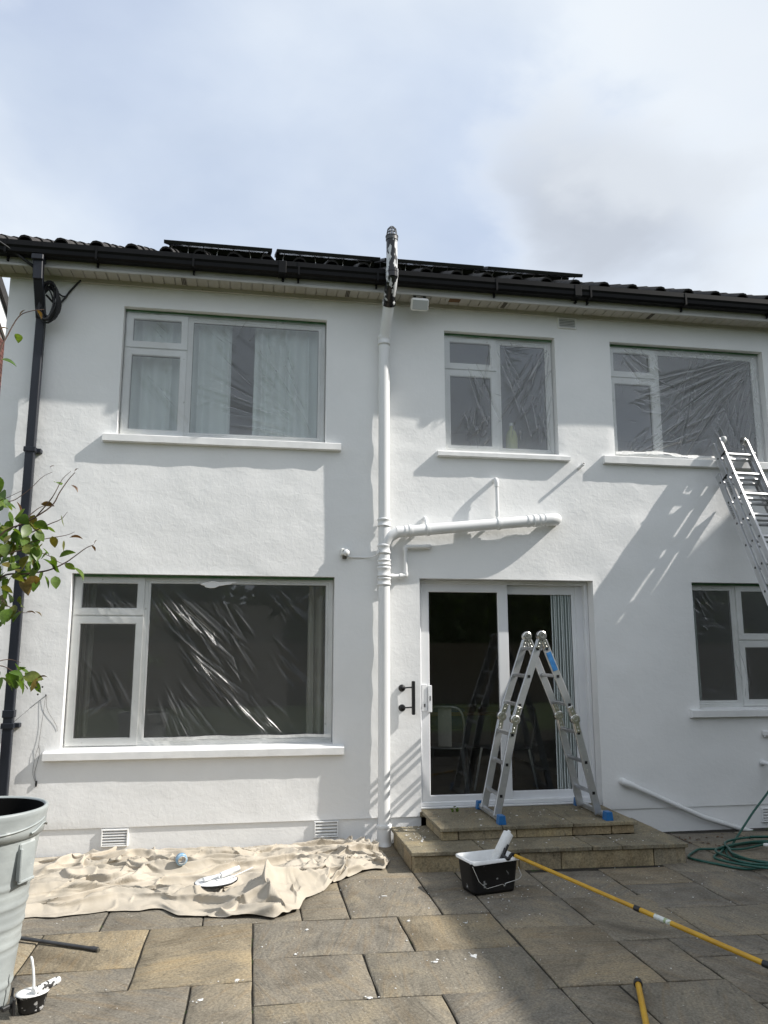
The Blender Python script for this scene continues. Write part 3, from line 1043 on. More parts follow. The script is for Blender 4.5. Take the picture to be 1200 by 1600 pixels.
def tile_mesh():
    mb = MB()
    pr = [(0.0, 0.004), (0.010, 0.026), (0.032, 0.049), (0.062, 0.056), (0.095, 0.049), (0.118, 0.026), (0.130, 0.004), (0.22, 0.0), (0.302, 0.004)]
    L = 0.40
    n = len(pr)
    vs = []
    for (dy, dz) in ((0, 0), (L, -.012)):
        for (x, h) in pr:
            vs.append((x, dy, h + dz + .012))
    for (x, h) in pr:
        vs.append((x, 0, h - .006))
    fs = [(k, k + 1, n + k + 1, n + k) for k in range(n - 1)]
    fs += [(2 * n + k, 2 * n + k + 1, k + 1, k) for k in range(n - 1)]
    mb.add(vs, fs)
    return mb.mesh('roof_tile', 'tile')


tm = tile_mesh()
rt = random.Random(3)
for row in range(4):
    s = row * 0.33
    off = row * 0.012
    x = -2.72 + off
    while x < 8.4:
        if row < 2 or x < 5.6:
            o = link('roof_tile', tm, roof, False, None, Vector((x, EY + s * cp, EZ + .008 + s * sp_)) - wloc(roof), (PITCH + rt.uniform(-.006, .006), rt.uniform(-.01, .01), rt.uniform(-.006, .006)))
        x += 0.2985
# higher courses only ever seen as one slope
hb = MB()
for row in range(4, 14):
    s = row * 0.33
    n = 220
    vs = []
    for i in range(n + 1):
        x = -2.72 + i * (11.3 / n)
        ph = ((x + 2.72 - row * .012) % 0.2985)
        h = 0.043 * max(0, math.sin(PI * ph / .135)) if ph < .135 else 0
        for (ds, dz) in ((0, .02), (.36, .004)):
            vs.append((x, EY + (s + ds) * cp - (h + dz) * sp_, EZ + (s + ds) * sp_ + (h + dz) * cp))
    hb.add(vs, [(2 * i, 2 * i + 2, 2 * i + 3, 2 * i + 1) for i in range(n)])
o = hb.build('roof_tiles', 'tile', roof, fixn=False)
o['kind'] = 'stuff'

# ---- air vents (louvres) let into the walls
def air_vent(par, x0, x1, z0, z1, y, nl):
    mb = MB()
    mb.ring(x0, x1, z0, z1, 0.012, y - .012, y + .012)
    for k in range(nl):
        z = z0 + .014 + (z1 - z0 - .028) * (k + .5) / nl
        h = (z1 - z0 - .028) / nl
        mb.prism([(y - .008, z - h * .36), (y + .004, z + h * .10), (y + .004, z + h * .26), (y - .008, z - h * .02)], 'x', x0 + .01, x1 - .01)
    MB().quad((x0 + .005, y + .005, z0 + .005), (x1 - .005, y + .005, z0 + .005), (x1 - .005, y + .005, z1 - .005), (x0 + .005, y + .005, z1 - .005)).build('vent_shade_back', 'vent_shade', par)  # grey sheet: the shading between the louvres is put into its colour
    return mb.build('air_vent', 'white_gloss', par)


air_vent(wall, -1.18, -0.965, 0.055, 0.192, .004, 5)
air_vent(wall, 0.562, 0.772, 0.062, 0.196, .004, 4)
air_vent(wall, 2.942, 3.135, 4.830, 4.940, -.011, 5)
air_vent(wall, 4.775, 4.99, 0.042, 0.172, .004, 4)

# ------------------------------------------------------------------ stone steps
steps = thing('stone_steps', 'two broad sandstone steps up to the patio door', 'steps', (2.3, -0.45, 0))
cr = MB()
cr.box(1.25, 3.38, -.86, -.08, -.02, .115)
cr.box(1.54, 3.14, -.62, -.08, .115, .215)
cr.build('core', 'core', steps)


def ysh(x, y):
    return y - 0.038 * (x - 1.2)


def stone_block(name, mat, pts_top, z0, z1, seed, cuts=4):
    """block over a quad (FL, FR, BR, BL) with lightly worn edges"""
    r_ = random.Random(seed)
    bm = bmesh.new()
    vb = [bm.verts.new((p[0], p[1], z0)) for p in pts_top]
    vt = [bm.verts.new((p[0], p[1], z1)) for p in pts_top]
    bm.faces.new(vb[::-1])
    bm.faces.new(vt)
    for k in range(4):
        bm.faces.new((vb[k], vb[(k + 1) % 4], vt[(k + 1) % 4], vt[k]))
    bmesh.ops.bevel(bm, geom=list(bm.edges), offset=.004, segments=1, affect='EDGES')
    long_edges = [e for e in bm.edges if e.calc_length() > .18]
    bmesh.ops.subdivide_edges(bm, edges=long_edges, cuts=cuts, use_grid_fill=True)
    for v in bm.verts:
        v.co += Vector((r_.uniform(-.0018, .0018), r_.uniform(-.0022, .0022), r_.uniform(-.0015, .0015)))
    bmesh.ops.recalc_face_normals(bm, faces=list(bm.faces))
    cx_ = sum(p[0] for p in pts_top) / 4
    cy_ = sum(p[1] for p in pts_top) / 4
    cz = (z0 + z1) / 2
    for v in bm.verts:
        v.co -= Vector((cx_, cy_, cz))
    me = bpy.data.meshes.new(name)
    bm.to_mesh(me)
    bm.free()
    me.materials.append(MATS[mat])
    return link(name, me, steps, False, None, Vector((cx_, cy_, cz)) - wloc(steps))


def rect(x0, x1, y0, y1, f=ysh):
    return [(x0, f(x0, y0)), (x1, f(x1, y0)), (x1, f(x1, y1)), (x0, f(x0, y1))]


GP = .004
sd = 100
# lower risers
for a, b_ in ((1.235, 1.71), (1.71, 2.05), (2.05, 2.385), (2.385, 3.135), (3.135, 3.40)):
    stone_block('riser_stone', 'riser', rect(a + GP, b_ - GP, -.935, -.86), -.02, .117, sd)
    sd += 1
for a, b_ in ((-.86, -.55), (-.55, -.31), (-.31, -.09)):
    stone_block('riser_stone', 'riser', [(1.235, a + GP), (1.30, a + GP), (1.30, b_ - GP), (1.235, b_ - GP)], -.02, .117, sd)
    stone_block('riser_stone', 'riser', [(3.33, a - .08 + GP), (3.40, a - .08 + GP), (3.40, b_ - .08 - GP), (3.33, b_ - .08 - GP)], -.02, .117, sd + 50)
    sd += 1
# lower treads
for a, b_ in ((1.212, 1.775), (1.775, 2.628), (2.628, 2.87), (2.87, 3.415)):
    stone_block('tread_slab', 'tread', rect(a + GP, b_ - GP, -.958, -.60), .119, .150, sd)
    sd += 1
stone_block('tread_slab', 'tread', [(1.212, -.596), (1.53, -.60), (1.53, -.10), (1.212, -.10)], .119, .1495, sd)
stone_block('tread_slab', 'tread', [(3.16, -.665), (3.415, -.68), (3.415, -.10), (3.16, -.10)], .119, .1495, sd + 1)
# upper risers and treads
f0 = lambda x, y: y
for a, b_ in ((1.52, 1.66), (1.66, 2.145), (2.145, 2.62), (2.62, 2.958), (2.958, 3.16)):
    stone_block('riser_stone', 'riser', rect(a + GP, b_ - GP, -.655, -.60, f0), .1515, .219, sd + 5)
    sd += 1
for a, b_ in ((-.60, -.33), (-.33, -.09)):
    stone_block('riser_stone', 'riser', [(1.52, a + GP), (1.575, a + GP), (1.575, b_ - GP), (1.52, b_ - GP)], .1515, .219, sd + 5)
    stone_block('riser_stone', 'riser', [(3.10, a + GP), (3.16, a + GP), (3.16, b_ - GP), (3.10, b_ - GP)], .1515, .219, sd + 55)
    sd += 1
for a, b_ in ((1.500, 2.02), (2.02, 2.62), (2.62, 3.18)):
    stone_block('tread_slab', 'tread', rect(a + GP, b_ - GP, -.682, WY - .004, f0), .221, .250, sd + 9)
    sd += 1
MB().box(1.486, 3.150, WY - .003, .14, .20, .243).build('threshold_stone', 'tread', steps)

# ------------------------------------------------------------------ solar panels
pw = 1.035


def solar_panel(x0, label):
    loc = (x0 + pw / 2, 0.17, 5.535)
    root = thing('solar_panel', label, 'solar panel', loc, 'black solar panels in a row on the roof edge')
    root.rotation_euler = (PITCH, 0, 0)
    w = pw / 2
    f = MB()
    L = 1.75
    for (a, b_, c_, d) in ((-w, w, 0, .035), (-w, w, L - .035, L), (-w, -w + .035, .035, L - .035), (w - .035, w, .035, L - .035)):
        f.box(a, b_, c_, d, -.035, 0.0, .002)
    f.build('frame', 'panel_frame', root, world=False)
    MB().box(-w + .02, w - .02, .02, L - .02, -.012, -.004).build('glass', 'panel_glass', root, world=False)
    for s in (-1, 1):
        MB().box(-w + .01, w - .01, L * .5 + s * .5 - .02, L * .5 + s * .5 + .02, -.085, -.037).build('rail', 'panel_frame', root, world=False)
    for k in range(7):
        xx = -w + .08 + k * (pw - .16) / 6
        MB().tube([(xx, .008, -.037), (xx + .012 * ((k % 3) - 1), .05, -.075), (xx + .02 * ((k % 3) - 1), .02, -.125)], .004, 6).build('clip', 'steel', root, world=False)
    return root


solar_panel(-0.955, 'black solar panel at the left end of the row, its left underside showing')
solar_panel(0.125, 'black solar panel between the small gap and the vent pipe top')
solar_panel(1.205, 'black solar panel just right of the vent pipe top')
solar_panel(2.285, 'black solar panel at the right end of the row, next to bare tiles')

# ------------------------------------------------------------------ soil stack with vent and branches
YP = -0.078
stack = thing('soil_stack', 'white soil pipe down the middle of the wall with black vent top', 'soil pipe', (1.155, YP, 0))
PX = 1.155
mbp = MB().tube([(PX, YP, .09), (PX, YP, 1.2), (PX, YP, 2.4), (PX, YP, 3.5), (PX, YP, 4.50)] + spline([(PX, YP, 4.53), (PX + .004, YP - .02, 4.60), (PX + .014, YP - .12, 4.77), (PX + .018, YP - .18, 4.86)], 4), .053, 24)
mbp.build('main_pipe', 'pipe_white', stack)
mbp = MB().tube(spline([(PX, YP, .15), (PX, YP, .02), (PX + .004, YP - .04, -.05)], 4), .06, 20)
mbp.tube([(PX, YP, .145), (PX, YP, .165)], .068, 24)
mbp.build('foot_socket', 'pipe_white', stack)


def collar(z0, z1, r=.058, x=PX, y=YP):
    h = (z1 - z0)
    prof = [(.05, z0), (r + .004, z0), (r + .004, z0 + h * .18), (r, z0 + h * .22), (r, z0 + h * .72), (r + .005, z0 + h * .78), (r + .005, z0 + h * .9), (r, z1), (.05, z1)]
    MB().lathe(prof, (x, y, 0), seg=24).build('collar', 'pipe_white', stack)


collar(2.750, 2.826)
collar(2.50, 2.587)
collar(2.395, 2.45)
collar(2.29, 2.385)
collar(2.215, 2.285)
collar(4.50, 4.59)
YB = -.098


def br(x, dy=0.0, dz=0.0):
    return Vector((x, YB + dy, 2.696 + (x - 1.24) * .1066 + dz))


bp_ = MB().tube(spline([(PX, YP, 2.51), (PX + .012, YP - .006, 2.585), (PX + .05, YB + .006, 2.655), br(PX + .12)], 5), [.045] * 5 + [.052] * 11, 20)
bp_.tube([br(PX + .11), br(2.73)], .052, 24)
bp_.tube(spline([br(2.69), br(2.775, .004), br(2.815, .03, .002), br(2.82, .11, .002)], 6), .057, 20)
bp_.build('branch_pipe', 'pipe_white', stack)
dirb = Vector((1, 0, .1066)).normalized()
for (x, r_, L) in ((1.355, .058, .022), (1.395, .060, .022), (2.53, .058, .02), (2.595, .059, .03), (2.65, .058, .02)):
    MB().tube([br(x) - dirb * L / 2, br(x) + dirb * L / 2], r_, 24).build('ridge', 'pipe_white', stack)
for x in (1.557, 2.236):
    k = MB().tube([br(x) - dirb * .012, br(x) + dirb * .012], .0595, 24)
    k.box(x - .012, x + .012, YB + .03, .004, br(x).z + .035, br(x).z + .065, .003)
    k.build('pipe_clip', 'pipe_white', stack)
k = MB().tube(spline([(1.553, .01, 2.848), (1.551, -.03, 2.848), (1.553, -.07, 2.80), (1.555, YB + .02, 2.755)], 4), .018, 10)
k.build('overflow_pipe', 'pipe_white', stack)
k = MB().tube([(2.236, YB + .01, 2.79), (2.236, -.078, 3.18)], .0165, 14)
k.tube(spline([(2.236, -.078, 3.16), (2.236, -.076, 3.212), (2.236, -.055, 3.234), (2.236, .01, 3.236)], 5), .022, 14)
k.tube([(2.236, -.082, 2.88), (2.236, -.082, 2.93)], .022, 14)
k.build('overflow_pipe', 'pipe_white', stack)
YS = -.045
k = MB().tube([(PX + .03, YP + .01, 2.293), (1.347, YS, 2.307)], .0185, 14)
k.tube([(1.215, -.068, 2.297), (1.25, -.062, 2.300)], .024, 14)
k.tube([(1.30, -.052, 2.303), (1.33, -.047, 2.306)], .024, 14)
k.tube(spline([(1.337, YS, 2.307), (1.359, YS, 2.311), (1.361, YS, 2.337)], 4), .0225, 14)
k.tube([(1.360, YS, 2.327), (1.358, YS, 2.538)], .0185, 14)
k.tube(spline([(1.358, YS, 2.53), (1.359, YS, 2.565), (1.392, YS, 2.576)], 4), .0225, 14)
k.tube([(1.382, YS, 2.575), (1.565, YS, 2.582)], .0195, 14)
k.tube(spline([(1.555, YS, 2.582), (1.588, YS + .008, 2.583), (1.592, .01, 2.583)], 4), .0215, 14)
k.build('waste_pipe', 'pipe_white', stack)
vx = PX + .012
VY = -.425
vt = MB().tube(spline([(vx + .006, -.255, 4.855), (vx + .004, -.30, 4.895), (vx + .002, -.385, 4.97), (vx + .004, VY, 5.04)], 5), .056, 22)
vt.tube([(vx + .006, -.238, 4.84), (vx + .005, -.268, 4.868)], .064, 22)
vt.build('vent_elbow', 'pipe_splash', stack)
vt = MB().tube([(vx + .004, VY, 5.02), (vx + .004, VY, 5.40)], .052, 22)
vt.tube([(vx + .004, VY, 5.07), (vx + .004, VY, 5.10)], .0585, 22)
vt.tube([(vx + .004, VY, 5.02), (vx + .004, VY, 5.065)], .057, 22)
vt.build('vent_pipe', 'pipe_splash', stack)
cg = MB()
cgx = vx + .004
cg.tube([(cgx, VY, 5.39), (cgx, VY, 5.425)], .057, 22)
cg.lathe([(.057, 5.425), (.060, 5.425), (.060, 5.432), (.05, 5.432)], (cgx, VY, 0), seg=22)
for q in range(12):
    a = 2 * PI * q / 12
    cg.tube([(cgx + math.cos(a) * .052, VY + math.sin(a) * .052, 5.43), (cgx + math.cos(a) * .040, VY + math.sin(a) * .040, 5.50), (cgx + math.cos(a) * .018, VY + math.sin(a) * .018, 5.525)], .004, 6)
for (r_, z) in ((.046, 5.465), (.040, 5.50), (.02, 5.524)):
    cg.tube([(cgx + math.cos(2 * PI * q / 20) * r_, VY + math.sin(2 * PI * q / 20) * r_, z) for q in range(20)], .0035, 6, closed=True)
cg.build('vent_cage', 'dark_metal', stack)

# ------------------------------------------------------------------ black downpipe, wires
dp = thing('downpipe', 'black rectangular downpipe at the left corner of the house', 'downpipe', (-1.94, -.07, 0))
d_ = MB().box(-1.978, -1.903, -.105, -.045, .02, 4.60, .006)
d_.build('pipe', 'pipe_black', dp)
d_ = MB()
d_.bar((-1.94, -.078, 4.55), (-1.930, -.290, 4.85), .08, .066, bev=.006)
d_.bar((-1.93, -.290, 4.81), (-1.935, -.302, 5.03), .08, .066, up=(0, 1, 0), bev=.006)
d_.box(-1.985, -1.885, -.357, -.252, 4.975, 5.025, .006)
d_.build('swan_neck', 'pipe_black', dp)
for z in (3.345, 1.035):
    c_ = MB().box(-1.990, -1.891, -.112, -.040, z - .022, z + .022, .004)
    c_.box(-1.996, -1.86, -.06, .002, z - .018, z + .018, .004)
    c_.build('pipe_clip', 'pipe_black', dp)
d_ = MB().box(-1.986, -1.895, -.110, -.042, 1.10, 1.16, .004)
d_.build('socket', 'pipe_black', dp)

rc = random.Random(8)
coil = MB()
for q in range(15):
    rx, rz_ = .070 + rc.uniform(-.02, .022), .165 + rc.uniform(-.03, .02)
    cx_, cz, yy = -1.862 + rc.uniform(-.018, .018), 4.665 + rc.uniform(-.02, .02), -.155 + rc.uniform(-.03, .03)
    tl_ = rc.uniform(-.15, .25)
    pts = []
    for k in range(22):
        a = 2 * PI * k / 22
        xx, z_ = rx * math.cos(a), rz_ * math.sin(a)
        pts.append((cx_ + xx * math.cos(tl_) - z_ * math.sin(tl_) * .5, yy + .02 * math.sin(a + q), cz + z_))
    coil.tube(pts, rc.choice((.008, .0075, .009)) if q < 12 else .003, 6, closed=True)
tag(coil.build('cable_coil', 'cable'), 'black coil of spare cable hung on the downpipe under the eaves', 'cable coil')
cb = MB().tube(spline([(-1.90, -.13, 4.75), (-1.83, -.05, 4.70), (-1.78, -.02, 4.76), (-1.73, -.012, 4.85), (-1.665, -.012, 4.94), (-1.64, -.03, 4.955)], 6), .009, 8)
cb.tube(spline([(-1.87, -.10, 4.86), (-1.80, -.03, 4.80), (-1.75, -.012, 4.80)], 5), .007, 8)
cb.tube(spline([(-2.03, -.02, 4.855), (-1.98, -.10, 4.84), (-1.93, -.12, 4.83)], 5), .005, 8)
tag(cb.build('cable', 'cable'), 'black cable running from the coil up to the soffit', 'cable')
ow = MB().tube(spline([(-9.0, -6.0, 7.4), (-5.0, -2.6, 6.0), (-2.9, -.85, 5.34), (-2.30, -.42, 5.12), (-1.955, -.24, 4.93)], 8), [.0065] * 24 + [.0075, .008, .009, .010, .012, .013, .013, .014, .014], 8)
tag(ow.build('overhead_wire', 'cable'), 'black overhead wire sloping in from the left to the downpipe', 'wire')

# ------------------------------------------------------------------ small wall fittings
fl = thing('flood_light', 'small white flood light hanging under the soffit', 'flood light', (1.47, -.19, 4.98))
f_ = MB()
f_.box(1.40, 1.56, -.22, -.15, 4.91, 4.925, .004)
f_.box(1.42, 1.445, -.21, -.17, 4.92, 4.985, .004)
f_.box(1.515, 1.54, -.21, -.17, 4.92, 4.985, .004)
f_.build('bracket', 'dark_metal', fl)
mt = Matrix.Translation((1.470, -.245, 4.862)) @ Matrix.Rotation(R(32), 4, 'X')
f_ = MB()
f_.box(-.085, .085, -.02, .035, -.058, .058, .014, mt)
f_.build('housing', 'lamp_white', fl)
MB().box(-.072, .072, -.0235, -.0205, -.045, .045, .001, mt).build('lens', 'lens', fl)

se = thing('sensor', 'small white outdoor sensor with its cable running to the soil pipe', 'sensor', (0.80, -.02, 2.51))
MB().box(.765, .838, -.05, -.001, 2.485, 2.548, .007).build('body', 'lamp_white', se)
MB().lathe([(.0, -.030), (.018, -.026), (.028, -.012), (.030, .004), (.030, .010)], (.812, -.062, 2.506), (0.1, .9, .35), 16).build('dome', 'white_gloss', se)
MB().box(.782, .834, -.056, -.0502, 2.518, 2.530).build('slot', 'handle_black', se)
MB().lathe([(.016, 0), (.02, .005), (.02, .03)], (.80, -.03, 2.452), seg=12).build('neck', 'vent_dark', se)
MB().tube(spline([(.81, -.01, 2.474), (.90, -.008, 2.472), (1.0, -.008, 2.472), (1.06, -.05, 2.478), (1.098, -.11, 2.50), (1.105, -.12, 2.54)], 6), .006, 8).build('cable', 'pipe_white', se)

st = MB()
st.lathe([(.012, -.03), (.012, .0), (.015, .0), (.015, -.10), (.010, -.10), (.010, -.03)], (3.100, -.005, 3.390), (-.1, .95, -.25), 14)
o = tag(st.build('outlet_pipe', 'pipe_white'), 'short thin white outlet pipe sticking out between the two right upper windows', 'pipe')
MB().lathe([(.0, 0), (.0099, 0)], (3.1105, -.0995, 3.4148), (-.1, .95, -.25), 12).build('bore', 'handle_black', o)

hd = thing('grab_rail', 'black grab handle on two round plates left of the patio door', 'handle', (1.35, WY, 1.22))
for z in (1.304, 1.131):
    MB().lathe([(0, -.018), (.022, -.016), (.030, -.006), (.032, 0), (0, 0)], (1.330, -.002, z), (0, 1, 0), 20).build('rosette', 'handle_black', hd)
    MB().tube(spline([(1.332, -.015, z), (1.341, -.035, z + .002), (1.376, -.045, z + .006), (1.425, -.045, z + .008)], 4), .006, 8).build('arm', 'handle_black', hd)
MB().box(1.410, 1.440, -.062, -.034, 1.073, 1.367, .006).build('grip', 'handle_black', hd)

wp = MB()
wp.tube(spline([(3.385, .012, .452), (3.388, -.03, .452), (3.41, -.042, .438), (3.47, -.042, .415)], 4), .030, 16)
wp.tube([(3.45, -.042, .424), (4.15, -.042, .118), (4.90, -.042, -.110)], .023, 16)
tag(wp.build('waste_pipe', 'pipe_white'), 'white waste pipe sloping down the wall to the right of the steps', 'pipe')

tp = thing('garden_tap', 'white outdoor tap bend on the wall at the right edge', 'tap', (4.83, WY, .54))
k = MB().tube(spline([(4.82, WY + .01, .583), (4.822, WY - .035, .585), (4.845, WY - .06, .573), (4.860, WY - .065, .52), (4.86, WY - .065, .46)], 5), .020, 12)
k.build('bend', 'pipe_white', tp)
MB().lathe([(.03, 0), (.034, -.006), (.02, -.01)], (4.82, WY - .001, .583), (0, 1, 0), 14).build('flange', 'white_gloss', tp)
tb = MB().box(4.845, 4.92, WY - .05, WY - .001, .832, .875, .005)
tb.tube([(4.85, WY - .03, .832), (4.92, WY - .03, .828)], .012, 10)
tag(tb.build('wall_bracket', 'white_gloss'), 'small white wall bracket above the tap, below the right window', 'bracket')

tw = thing('garden_wire', 'thin wires hanging from a nail beside the lower left window', 'wire', (-1.69, 0, 1.267))
k = MB().tube([(-1.684, .004, 1.267), (-1.680, -.03, 1.275)], .005, 8)
k.build('nail', 'dark_metal', tw)
k = MB()
k.tube(spline([(-1.905, -.06, 1.062), (-1.80, -.02, 1.165), (-1.684, -.014, 1.268)], 5), .0014, 5)
k.tube(spline([(-1.684, -.014, 1.268), (-1.695, -.012, 1.1), (-1.708, -.01, .93), (-1.714, -.012, .845)], 5), .0013, 5)
k.tube(spline([(-1.68, -.012, 1.27), (-1.665, -.01, 1.16), (-1.587, -.008, 1.03), (-1.575, -.006, .98)], 5), .0013, 5)
k.tube(spline([(-1.714, -.012, .87), (-1.698, -.014, .82), (-1.712, -.012, .73), (-1.725, -.012, .65), (-1.705, -.01, .56)], 6), .0017, 5)
k.tube(spline([(-1.712, -.012, .86), (-1.725, -.014, .81), (-1.74, -.012, .70), (-1.738, -.012, .64), (-1.712, -.01, .57)], 6), .0013, 5)
k.build('strand', 'wire', tw)
MB().box(-1.716, -1.702, -.018, -.002, .545, .59, .003).build('clip', 'handle_black', tw)

# ------------------------------------------------------------------ masking films
def make_film(label, op, y0, creases, mat, seed, n_rand=30, fan=None, sag=0.0, tape_top=True):
    """clear plastic sheet taped over a window, drawn into folds"""
    x0, x1, z0, z1 = op
    xa, xb, za, zb = x0 + .012, x1 - .012, z0 + .03, z1 - .016
    root = thing('masking_film', label, 'plastic sheet', ((x0 + x1) / 2, y0 + .07, z0), None)
    step = 0.0060
    nx, nz = int((xb - xa) / step), int((zb - za) / step)
    X = np.linspace(xa, xb, nx)[:, None] + np.zeros((nx, nz))
    Z = np.linspace(za, zb, nz)[None, :] + np.zeros((nx, nz))
    rng = np.random.default_rng(seed)
    H = 0.005 * smooth_noise(nx, nz, 4, 3, rng) + 0.0012 * smooth_noise(nx, nz, 12, 9, rng) + 0.0004 * smooth_noise(nx, nz, 40, 30, rng)
    U = (X - xa) / (xb - xa)
    V = (Z - za) / (zb - za)
    CR = []
    for (fx, fz, ang0, ang1, cnt, l0, l1, amp, start) in creases:
        for _ in range(cnt):
            a = R(rng.uniform(ang0, ang1))
            s0 = rng.uniform(0, start)
            px = xa + fx * (xb - xa) + math.cos(a) * s0 + rng.normal(0, .05)
            pz = za + fz * (zb - za) + math.sin(a) * s0 + rng.normal(0, .05)
            CR.append((px, pz, a, rng.uniform(l0, l1), rng.uniform(.004, .013), 2.1 * amp * rng.uniform(.3, 1.1) * rng.choice((1, 1, -1)), rng.normal(0, .25)))
    for _ in range(n_rand):
        a = R(rng.uniform(0, 180))
        CR.append((rng.uniform(xa, xb), rng.uniform(za, zb), a, rng.uniform(.06, .3), rng.uniform(.006, .014), rng.uniform(.002, .006) * rng.choice((1, -1)), rng.normal(0, .5)))
    for (px, pz, a, L, w, amp, curve) in CR:
        dx, dz = X - px, Z - pz
        al = dx * math.cos(a) + dz * math.sin(a)
        ac = -dx * math.sin(a) + dz * math.cos(a) - curve * (al / max(L, .05)) ** 2 * .06
        tt = np.clip(al / L, 0, 1)
        env = np.where((al > 0) & (al < L), np.sin(PI * tt) ** .7, 0)
        ww = w * (.6 + .8 * tt)
        H += amp * env * np.exp(-np.abs(ac / ww) ** 1.3)
    edge = np.minimum(np.minimum(U, 1 - U), np.minimum(V, 1 - V))
    H *= np.clip(edge / .02, 0.15, 1)
    P = np.stack([X, y0 + .068 - H, Z], -1)
    grid_obj('sheet', P, mat, root)
    if tape_top:
        MB().box(x0 + .004, x1 - .004, y0 + .060, y0 + .10, z1 - .0075, z1 - .003).build('tape', 'masking_tape', root)
        MB().box(x0 + .006, x1 - .006, y0 + .0705, y0 + .0735, z1 - .024, z1 - .009).build('tape', 'masking_tape', root)
    return root


make_film('clear plastic sheet over the upper left window with pale curtains behind', UL, 0.0,
          [(.62, .98, -120, -50, 14, .15, .6, .006, .2), (.95, .05, 100, 170, 40, .2, .9, .007, .6), (.05, .55, -65, -40, 10, .3, .8, .006, .2), (.75, .5, 60, 120, 14, .1, .4, .006, .4), (.42, .97, -70, -35, 12, .15, .5, .005, .2), (.1, .95, -60, -30, 8, .1, .3, .005, .1)], 'film_pale', 3, 40)
make_film('clear plastic sheet over the lower left window, streaked with diagonal folds', LL, 0.0,
          [(.30, .97, -58, -38, 30, .3, 1.0, .006, .35), (.38, .65, -54, -36, 18, .3, .8, .006, .4), (.35, .35, -68, -48, 18, .25, .65, .006, .25), (.6, .35, -54, -38, 18, .2, .6, .006, .45), (.5, .97, -75, -45, 14, .2, .6, .005, .4), (.75, .6, -60, -40, 10, .2, .5, .004, .3), (.95, .97, -140, -110, 8, .1, .4, .006, .2), (.75, .98, -75, -40, 12, .1, .5, .006, .1), (.12, .95, -70, -40, 8, .1, .3, .006, .2), (.1, .5, -75, -50, 8, .2, .5, .005, .3), (.9, .3, -70, -45, 6, .1, .4, .006, .1), (.06, .12, 20, 70, 6, .08, .25, .006, .1)], 'film_light', 7, 26)
make_film('clear plastic sheet over the small middle window, bunched at the bottom', UM, WY,
          [(.96, .97, -125, -95, 22, .3, .95, .010, .2), (.55, .9, -20, 30, 6, .1, .3, .008, .05), (.25, .06, 40, 130, 12, .08, .35, .012, .1), (.62, .08, 40, 120, 8, .08, .3, .010, .1), (.85, .05, 60, 110, 10, .1, .5, .010, .1), (.2, .75, -80, -60, 10, .3, .7, .010, .1), (.5, .95, -110, -60, 12, .2, .7, .008, .2), (.25, .4, -120, -50, 14, .1, .35, .010, .2), (.7, .3, 40, 140, 14, .1, .35, .010, .3)], 'film', 11, 30)
make_film('clear plastic sheet over the upper right window, pulled into fans of creases', UR, WY,
          [(.97, .97, -165, -105, 60, .35, 1.35, .012, .35), (.25, .1, 10, 60, 18, .2, .75, .010, .2), (.12, .05, 20, 70, 12, .08, .35, .010, .1), (.38, .7, 150, 200, 10, .08, .3, .008, .1), (.8, .0, 70, 120, 12, .2, .6, .010, .2), (.15, .55, -20, 20, 14, .1, .35, .008, .1), (.1, .95, -60, -10, 10, .1, .35, .008, .1), (.6, .95, -130, -100, 16, .2, .9, .009, .3)], 'film', 13, 40)
make_film('clear plastic sheet over the lower right window beside the long ladder', LR, WY,
          [(.03, .96, -80, -40, 14, .08, .3, .008, .1), (.04, .7, -30, 30, 12, .05, .18, .008, .05), (.3, .1, 70, 110, 6, .1, .4, .007, .1)], 'film_light', 17, 26)
# loose strips of tape at the foot of the films
lo = MB()
rr_ = random.Random(4)
pts = [(-.80 + 1.5 * k / 14, .055 - .01 * math.sin(k), .900 + .004 * math.sin(k * 1.7) - .012 * (1 if k < 2 else 0)) for k in range(15)]
for k in range(14):
    a, b_ = pts[k], pts[k + 1]
    lo.quad((a[0], a[1], a[2] - .012), (b_[0], b_[1], b_[2] - .012), (b_[0], b_[1] - .006, b_[2] + .013), (a[0], a[1] - .006, a[2] + .013))
tag(lo.build('tape_strip', 'paint_flake', fixn=False), 'loose white strip of tape along the foot of the lower left window', 'tape')
lo = MB()
pts = [(3.50, .00, 3.565), (3.75, -.012, 3.572), (4.0, -.02, 3.578), (4.15, -.03, 3.556), (4.30, -.035, 3.548), (4.6, -.03, 3.556), (4.9, -.02, 3.552)]
pts = spline(pts, 4)
for k in range(len(pts) - 1):
    a, b_ = pts[k], pts[k + 1]
    w_ = .014 + .006 * math.sin(k * 1.3)
    lo.quad((a[0], a[1] - .004, a[2] - w_), (b_[0], b_[1] - .004, b_[2] - w_), (b_[0], b_[1] + .008, b_[2] + w_), (a[0], a[1] + .008, a[2] + w_))
tag(lo.build('tape_strip', 'paint_flake', fixn=False), 'loose crumpled strip of tape along the foot of the upper right window', 'tape')
# smear of white paint at the top of the lower left sheet
smr = MB()
vs = []
n = 22
for k in range(n):
    a = 2 * PI * k / n
    rx = .13 * (1 + .15 * math.sin(5 * a)) * (1 if math.cos(a) < 0 else 1.25)
    rz_ = .028 * (1 + .3 * math.sin(3 * a + 1)) * (1 if math.cos(a) < 0 else .7)
    vs.append((-.33 + rx * math.cos(a), .056, 2.218 + rz_ * math.sin(a) + .012 * math.cos(a)))
vs2 = [(p[0], p[1] - .003, p[2]) for p in [(-.33 + (q[0] + .33) * .9, q[1], 2.218 + (q[2] - 2.218) * .9) for q in vs]]
smr.add(vs + vs2, [tuple(range(n, 2 * n))] + [(k, (k + 1) % n, n + (k + 1) % n, n + k) for k in range(n)])
tag(smr.build('paint_smear', 'wet_paint'), 'smear of white paint at the top of the lower left window', 'paint')

